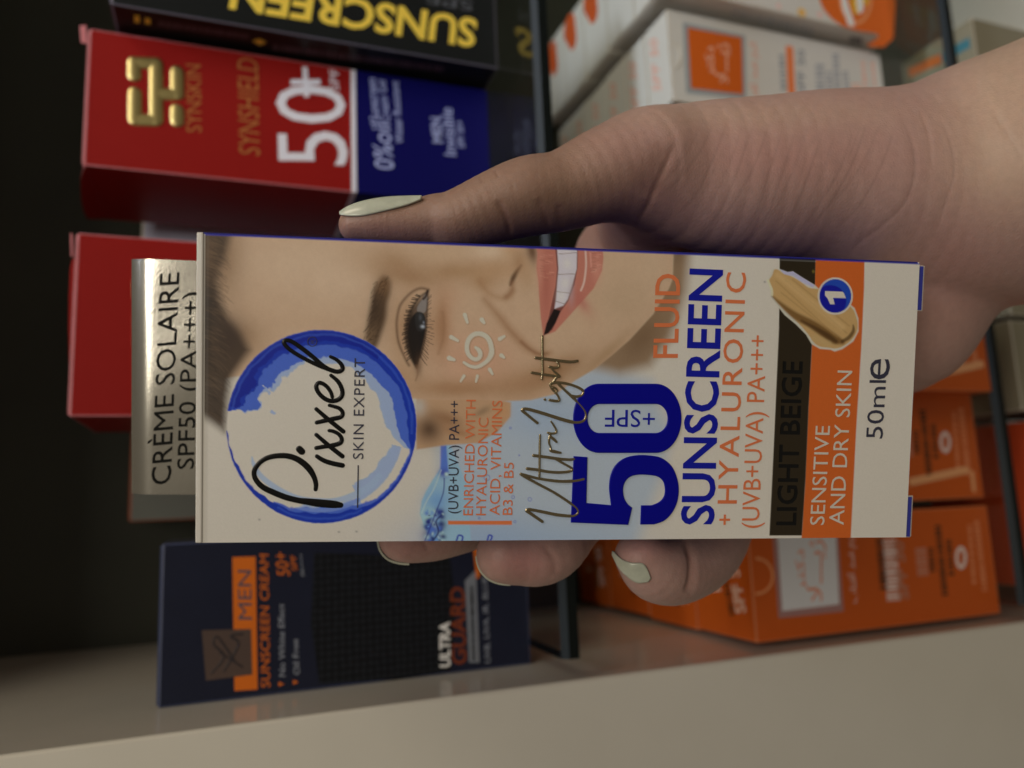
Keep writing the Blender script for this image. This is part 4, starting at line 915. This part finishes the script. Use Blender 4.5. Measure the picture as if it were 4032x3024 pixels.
fingers = {
 'index': (1., [S(2480, 1060, 206, 190), S(2300, 1480, 207, 176), S(2060, 1830, 196, 158), S(1890, 1990, 180, 146), S(1740, 2066, 170, 132), S(1640, 2098, 166, 118), S(1592, 2110, 164, 104)]),
 'middle': (1., [S(2680, 1300, 208, 190), S(2650, 1640, 206, 172), S(2430, 1895, 190, 148), S(2278, 2025, 176, 124), S(2150, 2146, 168, 146), S(2045, 2172, 165, 130), S(1988, 2182, 163, 112)]),
 'ring': (1., [S(3020, 1480, 206, 180), S(3010, 1760, 203, 172), S(2880, 1955, 190, 128), S(2778, 2150, 178, 146), S(2680, 2232, 169, 142), S(2590, 2240, 163, 130), S(2526, 2192, 160, 102)]),
 'little': (1., [S(3220, 1520, 206, 150), S(3250, 1740, 202, 140), S(3180, 1900, 190, 130), S(3080, 1960, 184, 116), S(3010, 1940, 186, 96)]),
}
HH = .62
lo = np.array([-42., -86., 128.]); hi = np.array([128., 56., 236.])
dims = np.ceil((hi - lo) / HH).astype(int)
ax = [lo[i] + HH * np.arange(dims[i]) for i in range(3)]
def smin(a, b, k):
    h = np.clip(.5 + .5 * (b - a) / k, 0, 1); return b + (a - b) * h - k * h * (1 - h)
def chain_field(zs_, pts, k=1.5):
    g = np.full(dims, 60., np.float32)
    pts = [tuple(p) for p in catmull(pts, 5)]
    for (p, q) in zip(pts[:-1], pts[1:]):
        a, ra = np.array(p[:3]), p[3]; b, rb = np.array(q[:3]), q[3]; m_ = max(ra, rb) / min(1, zs_) + 9
        i0 = np.maximum(((np.minimum(a, b) - m_ - lo) / HH).astype(int), 0); i1 = np.minimum(((np.maximum(a, b) + m_ - lo) / HH).astype(int) + 1, dims)
        if (i1 <= i0).any(): continue
        X, Y, Zz = np.meshgrid(*[ax[i][i0[i]:i1[i]].astype(np.float32) for i in range(3)], indexing='ij', sparse=True)
        ab = b - a; t = np.clip(((X - a[0]) * ab[0] + (Y - a[1]) * ab[1] + (Zz - a[2]) * ab[2]) / ab.dot(ab), 0, 1)
        dd = np.sqrt((X - a[0] - t * ab[0]) ** 2 + (Y - a[1] - t * ab[1]) ** 2 + ((Zz - a[2] - t * ab[2]) * zs_) ** 2) - (ra + (rb - ra) * t)
        sl = tuple(slice(i0[i], i1[i]) for i in range(3)); g[sl] = np.minimum(g[sl], dd.astype(np.float32))
    return g
fld = None
for nm, (zsc, pts) in chains.items():
    g = chain_field(zsc, pts); fld = g if fld is None else smin(fld, g, 7. if nm != 'thumb' else 5.)
fg = None
for nm, (zsc, pts) in fingers.items():
    g = chain_field(zsc, pts); fg = g if fg is None else np.minimum(fg, g)
# fingers join the palm behind the carton only
fld = smin(fld, fg, 5.)
# keep the flesh out of the carton (it presses against it)
def carton_sd():
    X, Y, Zz = np.meshgrid(*ax, indexing='ij', sparse=True)
    c0 = pA + vv * WID / 2 + uu * LEN / 2 + nn * DEP / 2
    q = []
    for v_, h_ in ((uu, LEN / 2), (vv, WID / 2), (nn, DEP / 2)):
        q.append(np.abs((X - c0[0]) * v_[0] + (Y - c0[1]) * v_[1] + (Zz - c0[2]) * v_[2]) - h_)
    return np.maximum(np.maximum(q[0], q[1]), q[2])
cs = carton_sd().astype(np.float32)
k_ = 1.2; a_, b_ = fld, -(cs - .12); h_ = np.clip(.5 - .5 * (b_ - a_) / k_, 0, 1); fld = b_ + (a_ - b_) * h_ + k_ * h_ * (1 - h_)
del cs, fg

def surface_nets(f):
    s = f < 0
    c = s[:-1, :-1, :-1].astype(np.int8)
    for i in (0, 1):
        for j in (0, 1):
            for k in (0, 1):
                if i + j + k: c = c + s[i:s.shape[0] - 1 + i, j:s.shape[1] - 1 + j, k:s.shape[2] - 1 + k]
    act = (c > 0) & (c < 8); I = np.argwhere(act); idx = np.full(act.shape, -1, np.int64); idx[act] = np.arange(len(I))
    acc = np.zeros((len(I), 3)); cnt = np.zeros(len(I))
    corners = [(0, 0, 0), (1, 0, 0), (0, 1, 0), (1, 1, 0), (0, 0, 1), (1, 0, 1), (0, 1, 1), (1, 1, 1)]
    vals = [f[I[:, 0] + a, I[:, 1] + b, I[:, 2] + d] for a, b, d in corners]
    for e0 in range(8):
        for e1 in range(e0 + 1, 8):
            d = np.array(corners[e1]) - np.array(corners[e0])
            if np.abs(d).sum() != 1: continue
            v0, v1 = vals[e0], vals[e1]; mk = (v0 < 0) != (v1 < 0)
            t = np.where(mk, v0 / np.where(mk, v0 - v1, 1), 0)
            acc += mk[:, None] * (np.array(corners[e0]) + t[:, None] * d); cnt += mk
    V = I + acc / cnt[:, None]
    Q = []
    for a in range(3):
        b, d = (a + 1) % 3, (a + 2) % 3
        n0 = [slice(None)] * 3; n1 = [slice(None)] * 3; n0[a] = slice(0, -1); n1[a] = slice(1, None)
        e = np.argwhere(s[tuple(n0)] != s[tuple(n1)])
        e = e[(e[:, b] > 0) & (e[:, d] > 0) & (e[:, b] < act.shape[b]) & (e[:, d] < act.shape[d])]
        def at(ob, od):
            q = e.copy(); q[:, b] -= ob; q[:, d] -= od; return idx[q[:, 0], q[:, 1], q[:, 2]]
        q = np.stack([at(1, 1), at(0, 1), at(0, 0), at(1, 0)], 1)
        fl = s[e[:, 0], e[:, 1], e[:, 2]]; q[~fl] = q[~fl][:, ::-1]; Q.append(q)
    Q = np.concatenate(Q); return V, Q[(Q >= 0).all(1)]
HV, HQ = surface_nets(fld)
# smooth normals from the field
def samp(g, V):
    i = np.clip(V.astype(int), 0, np.array(g.shape) - 2); f_ = V - i; o = 0
    for a in (0, 1):
        for b in (0, 1):
            for d in (0, 1):
                w_ = (f_[:, 0] if a else 1 - f_[:, 0]) * (f_[:, 1] if b else 1 - f_[:, 1]) * (f_[:, 2] if d else 1 - f_[:, 2])
                o = o + w_ * g[i[:, 0] + a, i[:, 1] + b, i[:, 2] + d]
    return o
gr = np.stack([samp(fld, HV + np.eye(3)[k] * 1.5) - samp(fld, HV - np.eye(3)[k] * 1.5) for k in range(3)], 1)
HN = gr / (np.linalg.norm(gr, axis=1)[:, None] + 1e-9)
HP = lo + HV * HH
def subdivide(V, Q):
    E = np.sort(np.concatenate([Q[:, [0, 1]], Q[:, [1, 2]], Q[:, [2, 3]], Q[:, [3, 0]]]), 1)
    key = E[:, 0] * (len(V) + 1) + E[:, 1]; uk, inv = np.unique(key, return_inverse=True)
    e0, e1 = uk // (len(V) + 1), uk % (len(V) + 1); n, ne_, nq = len(V), len(uk), len(Q)
    VV_ = np.concatenate([V, (V[e0] + V[e1]) / 2, V[Q].mean(1)]); m_ = inv.reshape(4, nq) + n; c_ = np.arange(nq) + n + ne_
    QQ = np.concatenate([np.stack([Q[:, k], m_[k], c_, m_[(k - 1) % 4]], 1) for k in range(4)])
    return VV_, QQ
HV, HQ = subdivide(HV, HQ)
gr = np.stack([samp(fld, HV + np.eye(3)[k] * 1.5) - samp(fld, HV - np.eye(3)[k] * 1.5) for k in range(3)], 1)
HN = gr / (np.linalg.norm(gr, axis=1)[:, None] + 1e-9)
HV = HV - HN * np.clip(samp(fld, HV) / HH, -.6, .6)[:, None]
HP = lo + HV * HH
del fld
hpx = HP[:, 0] / HP[:, 2] * F + CX; hpy = HP[:, 1] / HP[:, 2] * F + CY
front = np.clip(-HN[:, 2] * 2.5, 0, 1)
# skin creases pressed into the surface
def crease(pts, w_, depth, n=6, tint=0.):
    global disp, tone
    P = catmull(pts, n) if len(pts) > 2 else np.array(pts, float)
    m_ = (hpx > P[:, 0].min() - 5 * w_) & (hpx < P[:, 0].max() + 5 * w_) & (hpy > P[:, 1].min() - 5 * w_) & (hpy < P[:, 1].max() + 5 * w_)
    x, y = hpx[m_], hpy[m_]; dm = np.full(x.shape, 1e9); tt = np.zeros(x.shape)
    for i in range(len(P) - 1):
        x0, y0 = P[i][:2]; dx, dy = P[i + 1][:2] - P[i][:2]; t = np.clip(((x - x0) * dx + (y - y0) * dy) / (dx * dx + dy * dy + 1e-9), 0, 1)
        d = np.hypot(x - x0 - t * dx, y - y0 - t * dy); u = d < dm; dm = np.where(u, d, dm); tt = np.where(u, (i + t) / (len(P) - 1), tt)
    fade = np.clip(np.minimum(tt, 1 - tt) * 5, 0, 1)
    disp[m_] -= depth * np.exp(-(dm / w_) ** 2) * fade
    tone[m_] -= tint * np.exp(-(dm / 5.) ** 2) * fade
disp = np.zeros(len(HP)); tone = np.zeros(len(HP))
crease([(2660, 560), (2610, 680), (2560, 790), (2510, 880), (2490, 930)], 13, .32, tint=.25)
crease([(2640, 560), (2590, 680), (2540, 780)], 44, .3)
crease([(1955, 785), (1985, 840), (2005, 900), (2010, 960)], 12, .45); crease([(2115, 780), (2150, 860), (2160, 940)], 14, .25); crease([(2200, 800), (2215, 900)], 14, .2)
crease([(1950, 668), (1965, 700)], 7, .25); crease([(1888, 690), (1900, 720)], 6, .2)
crease([(3540, 450), (3590, 560), (3600, 680), (3560, 800), (3470, 890), (3380, 960), (3330, 1020)], 12, .09, tint=.16)
crease([(3690, 440), (3740, 560), (3755, 680), (3720, 800), (3690, 900)], 11, .07, tint=.14)
crease([(3620, 420), (3660, 540), (3670, 660)], 9, .12); crease([(3900, 420), (3990, 560), (4032, 640)], 12, .1)
for k in range(15):                                       # fine parallel lines across the ball of the thumb
    t = k / 14.; x0 = 2700 + t * 760 + RNG.uniform(-12, 12); y0 = 470 + 40 * RNG.rand()
    ln = 330 + 160 * math.sin(t * 3) + RNG.uniform(-60, 60)
    crease([(x0 + 60, y0), (x0, y0 + ln * .4), (x0 - 90 + 30 * RNG.rand(), y0 + ln * .75), (x0 - 170, y0 + ln)], 7.5, RNG.uniform(.010, .028), tint=RNG.uniform(.07, .16))
for k in range(34):
    x0, y0 = RNG.uniform(2650, 3500), RNG.uniform(480, 950); ln = RNG.uniform(60, 190)
    crease([(x0, y0), (x0 - ln * .35, y0 + ln * .9)], 6.5, RNG.uniform(.01, .03), tint=RNG.uniform(-.10, .12))
for k in range(26):
    x0, y0 = RNG.uniform(2000, 2500), RNG.uniform(560, 850); ln = RNG.uniform(50, 120)
    crease([(x0, y0), (x0 + ln * .15, y0 + ln)], 6.5, RNG.uniform(.01, .03), tint=RNG.uniform(-.10, .12))
crease([(2700, 2120), (2725, 2200), (2722, 2290), (2700, 2340)], 16, .8)
crease([(2130, 2140), (2180, 2200), (2190, 2270)], 14, .25)
crease([(1660, 2120), (1690, 2170)], 10, .2)
low = np.zeros(len(HP))
for k in range(6):
    w3 = RNG.randn(3) * .12; low += np.sin(HP @ w3 + RNG.rand() * 6) * .10
HP2 = HP + HN * ((disp * front) + low * .5)[:, None]

# skin colour: warm base, pinker where blood shows (tips, creases, heel), yellower on the wrist; warm edge light and shade by the carton put in
def hb(x, y, rx, ry): return np.exp(-(((hpx - x) / rx) ** 2 + ((hpy - y) / ry) ** 2))
base = np.tile(np.array((.515, .322, .282)), (len(HP), 1))
pink = np.array((.52, .275, .245)); yell = np.array((.57, .405, .295)); mauve_shade = np.array((.44, .275, .255))
def mixc(a, c): 
    global base
    a = np.clip(a, 0, 1)[:, None]; base = base * (1 - a) + c * a
mixc(.75 * np.clip((hpx - 3600) / 300, 0, 1) * np.clip((1000 - hpy) / 300, 0, 1), yell)
mixc(.6 * hb(2450, 760, 260, 170), pink); mixc(.55 * hb(2000, 900, 420, 110), pink); mixc(.5 * hb(3100, 640, 330, 120), pink); mixc(.75 * hb(3100, 930, 520, 150), mauve_shade)  # last mix puts the shade beside the carton into the lower palm
mixc(.6 * hb(3750, 1050, 200, 200), pink); mixc(.75 * hb(2060, 2210, 120, 80), np.array((.52, .25, .235))); mixc(.65 * hb(1600, 2160, 120, 70), np.array((.53, .28, .255)))
mixc(.7 * hb(2530, 2160, 110, 60), np.array((.50, .26, .25))); mixc(.4 * hb(2000, 700, 400, 70), yell); mixc(.4 * hb(2900, 450, 600, 60), yell)  # last two mixes put warm light into the upper thumb and palm edge
mixc(.95 * np.clip((2560 - hpx) / 330, 0, 1) * np.clip((1000 - hpy) / 40, 0, 1), np.array((.325, .196, .142)))  # browner skin on the outer thumb, deepened with painted shade
mixc(.55 * hb(2080, 900, 460, 90), np.array((.29, .165, .125))); mixc(.75 * hb(1500, 905, 190, 55), np.array((.40, .225, .185)))  # painted shade under the thumb beside the carton, then a pinker tip
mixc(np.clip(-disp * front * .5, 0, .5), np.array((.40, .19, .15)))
spk = vnoise((1, len(HP)), (1, 2), 1)
mot = sum(np.sin(HP @ (RNG.randn(3) * s_) + RNG.rand() * 6) for s_ in (.25, .4, .6, .9, 1.3)) / 5
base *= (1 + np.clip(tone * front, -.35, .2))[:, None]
base *= (1 + mot[:, None] * np.array((.03, .05, .05)))

def skin_mat():
    m = bpy.data.materials.new('skin'); m.use_nodes = True; nt = m.node_tree; b = nt.nodes['Principled BSDF']
    a = nt.nodes.new('ShaderNodeAttribute'); a.attribute_name = 'skin_tone'
    tc = nt.nodes.new('ShaderNodeTexCoord')
    n0 = nt.nodes.new('ShaderNodeTexNoise'); n0.inputs['Scale'].default_value = 700; n0.inputs['Detail'].default_value = 5
    nt.links.new(tc.outputs['Object'], n0.inputs['Vector'])
    mr = nt.nodes.new('ShaderNodeMapRange'); mr.inputs['To Min'].default_value = .88; mr.inputs['To Max'].default_value = 1.12
    nt.links.new(n0.outputs['Fac'], mr.inputs['Value'])
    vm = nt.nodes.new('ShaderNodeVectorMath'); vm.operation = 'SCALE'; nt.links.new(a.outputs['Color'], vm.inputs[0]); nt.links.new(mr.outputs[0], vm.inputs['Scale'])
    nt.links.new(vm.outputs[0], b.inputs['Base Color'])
    b.inputs['Roughness'].default_value = .48; b.inputs['Specular IOR Level'].default_value = .42
    b.inputs['Subsurface Weight'].default_value = .25; b.inputs['Subsurface Radius'].default_value = (1, .4, .25); b.inputs['Subsurface Scale'].default_value = .0022
    v = nt.nodes.new('ShaderNodeTexVoronoi'); v.inputs['Scale'].default_value = 1500; v.feature = 'DISTANCE_TO_EDGE'
    mp = nt.nodes.new('ShaderNodeMapping'); mp.inputs['Scale'].default_value = (1.0, .45, 1.); mp.inputs['Rotation'].default_value = (.3, .5, .4)
    nt.links.new(tc.outputs['Object'], mp.inputs['Vector']); nt.links.new(mp.outputs[0], v.inputs['Vector'])
    n2 = nt.nodes.new('ShaderNodeTexNoise'); n2.inputs['Scale'].default_value = 2600; nt.links.new(tc.outputs['Object'], n2.inputs['Vector'])
    ad = nt.nodes.new('ShaderNodeMath'); ad.operation = 'ADD'; nt.links.new(v.outputs['Distance'], ad.inputs[0]); nt.links.new(n2.outputs['Fac'], ad.inputs[1])
    bp = nt.nodes.new('ShaderNodeBump'); bp.inputs['Strength'].default_value = .20; bp.inputs['Distance'].default_value = .0003
    nt.links.new(ad.outputs[0], bp.inputs['Height']); nt.links.new(bp.outputs[0], b.inputs['Normal'])
    return m
hw = HP2 @ MC.T; hc = np.array(MC @ camp(2600, 1200, 190) if False else camp(2600, 1200, 190))
me = bpy.data.meshes.new('hand')
me.vertices.add(len(hw)); me.vertices.foreach_set('co', ((hw - hc) * MM).astype(np.float32).ravel())
me.loops.add(HQ.size); me.polygons.add(len(HQ)); me.loops.foreach_set('vertex_index', HQ.ravel().astype(np.int32)); me.polygons.foreach_set('loop_start', np.arange(0, HQ.size, 4, dtype=np.int32))
me.update(calc_edges=True); me.validate(); me.polygons.foreach_set('use_smooth', np.ones(len(me.polygons), bool))
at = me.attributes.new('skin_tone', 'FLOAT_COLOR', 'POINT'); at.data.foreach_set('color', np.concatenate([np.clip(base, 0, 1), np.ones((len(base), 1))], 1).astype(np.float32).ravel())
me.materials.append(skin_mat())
hand = link(bpy.data.objects.new('hand', me)); hand.location = Vector(hc) * MM
tag(hand, 'right hand and wrist with pale green-white nails holding up the sunscreen carton', 'hand')

def nail_mat():
    m = mat('pearl_nail_polish', (.54, .565, .455), .24, 0, .5, noise=.20, nscale=500, coat=.5); return m
NAIL = nail_mat()
def nail(c, ld, nd, L, Wd, arch, lift, bend=.6):
    """curved nail plate: c centre (cam mm), ld towards the tip, nd outward"""
    ld = np.array(ld, float); ld /= np.linalg.norm(ld); nd = np.array(nd, float); nd -= ld * nd.dot(ld); nd /= np.linalg.norm(nd); wdv = np.cross(ld, nd)
    P = []
    for i, s_ in enumerate(np.linspace(-1, 1, 17)):
        row = []
        tip = math.sqrt(max(0, 1 - max(0, (s_ - .35) / .65) ** 2 * .75)); root = math.sqrt(max(0.0, 1 - max(0, (-s_ - .45) / .55) ** 2 * .85))
        for t in np.linspace(-1, 1, 13):
            ww = Wd / 2 * min(tip, root)
            row.append(c + ld * s_ * L / 2 + wdv * t * ww + nd * (lift - arch * (t * ww / (Wd / 2)) ** 2 - bend * s_ * s_))
        P.append(row)
    P = np.array(P) @ MC.T - hc
    o = grid_mesh('nail', P, NAIL, hand); md = o.modifiers.new('thickness', 'SOLIDIFY'); md.thickness = .00045; md.offset = 0
    return o
C3 = lambda x, y, d: camray(x, y) * d
# where the flesh lies along a pixel: nearest surface vertex to the lens in a small neighbourhood
vx = HP2[:, 0] / HP2[:, 2] * F + CX; vy = HP2[:, 1] / HP2[:, 2] * F + CY
def flesh(px, py, r=9):
    m_ = np.where((np.abs(vx - px) < r) & (np.abs(vy - py) < r))[0]
    while len(m_) == 0:
        r *= 1.6; m_ = np.where((np.abs(vx - px) < r) & (np.abs(vy - py) < r))[0]
    d = HP2[m_, 2]; k = m_[d < d.min() + 1.2]; return d.min() + .2, HN[k].mean(0)
def nail_plate(e0, e1, lift=.45):
    """nail lying on the flesh between two edge curves traced from root to tip"""
    A, Bc = catmull(e0, 6), catmull(e1, 6); n = min(len(A), len(Bc)); A, Bc = A[np.linspace(0, len(A) - 1, n).astype(int)], Bc[np.linspace(0, len(Bc) - 1, n).astype(int)]
    D = np.zeros((n, 9)); Nn = np.zeros((n, 9, 3)); XY = np.zeros((n, 9, 2))
    for i in range(n):
        for j, t in enumerate(np.linspace(0, 1, 9)):
            p = A[i] * (1 - t) + Bc[i] * t; XY[i, j] = p; D[i, j], Nn[i, j] = flesh(*p)
    for _ in range(6):
        Dp = np.pad(D, 1, 'edge'); D = (Dp[1:-1, 1:-1] * 2 + Dp[:-2, 1:-1] + Dp[2:, 1:-1] + Dp[1:-1, :-2] + Dp[1:-1, 2:]) / 6
    Nm = Nn.mean((0, 1)); Nm /= np.linalg.norm(Nm)
    P = np.stack([(XY[..., 0] - CX) / F * D, (XY[..., 1] - CY) / F * D, D], -1) + Nm * lift
    o = grid_mesh('nail', P @ MC.T - hc, NAIL, hand); md = o.modifiers.new('thickness', 'SOLIDIFY'); md.thickness = .00055; md.offset = 0
nail_plate([(2566, 2272), (2540, 2218), (2490, 2212), (2452, 2198), (2418, 2166)], [(2556, 2286), (2512, 2290), (2470, 2262), (2440, 2228), (2416, 2180)])
nail_plate([(1664, 780), (1604, 781), (1515, 786), (1439, 799), (1376, 820), (1342, 843)], [(1660, 792), (1600, 816), (1500, 842), (1430, 857), (1382, 858), (1342, 853)], .4)
def nail_rim(path, d0, d1, out):
    """nail seen on edge: the plate runs back along the far side of the fingertip"""
    C = catmull(path, 8); n = len(C); T = np.gradient(C, axis=0); T /= np.linalg.norm(T, axis=1)[:, None]; O = np.stack([T[:, 1], -T[:, 0]], 1)
    P = []
    for d in np.linspace(0, 1, 7):
        w_ = np.sin(np.linspace(.12, 1, n) * math.pi * .93) ** .6 * out * (1 - .8 * d * d) - 5
        q = C + O * w_[:, None]; dd = d0 + (d1 - d0) * d
        P.append([tuple(camray(a_, b_) * dd) for a_, b_ in q])
    o = grid_mesh('nail', np.array(P) @ MC.T - hc, NAIL, hand); md = o.modifiers.new('thickness', 'SOLIDIFY'); md.thickness = .00045; md.offset = 0
nail_rim([(1612, 2219), (1570, 2211), (1530, 2195), (1502, 2165), (1488, 2128)], 164, 172, 13)
nail_rim([(2012, 2300), (1965, 2291), (1925, 2272), (1893, 2238), (1876, 2190)], 163, 171, 13)
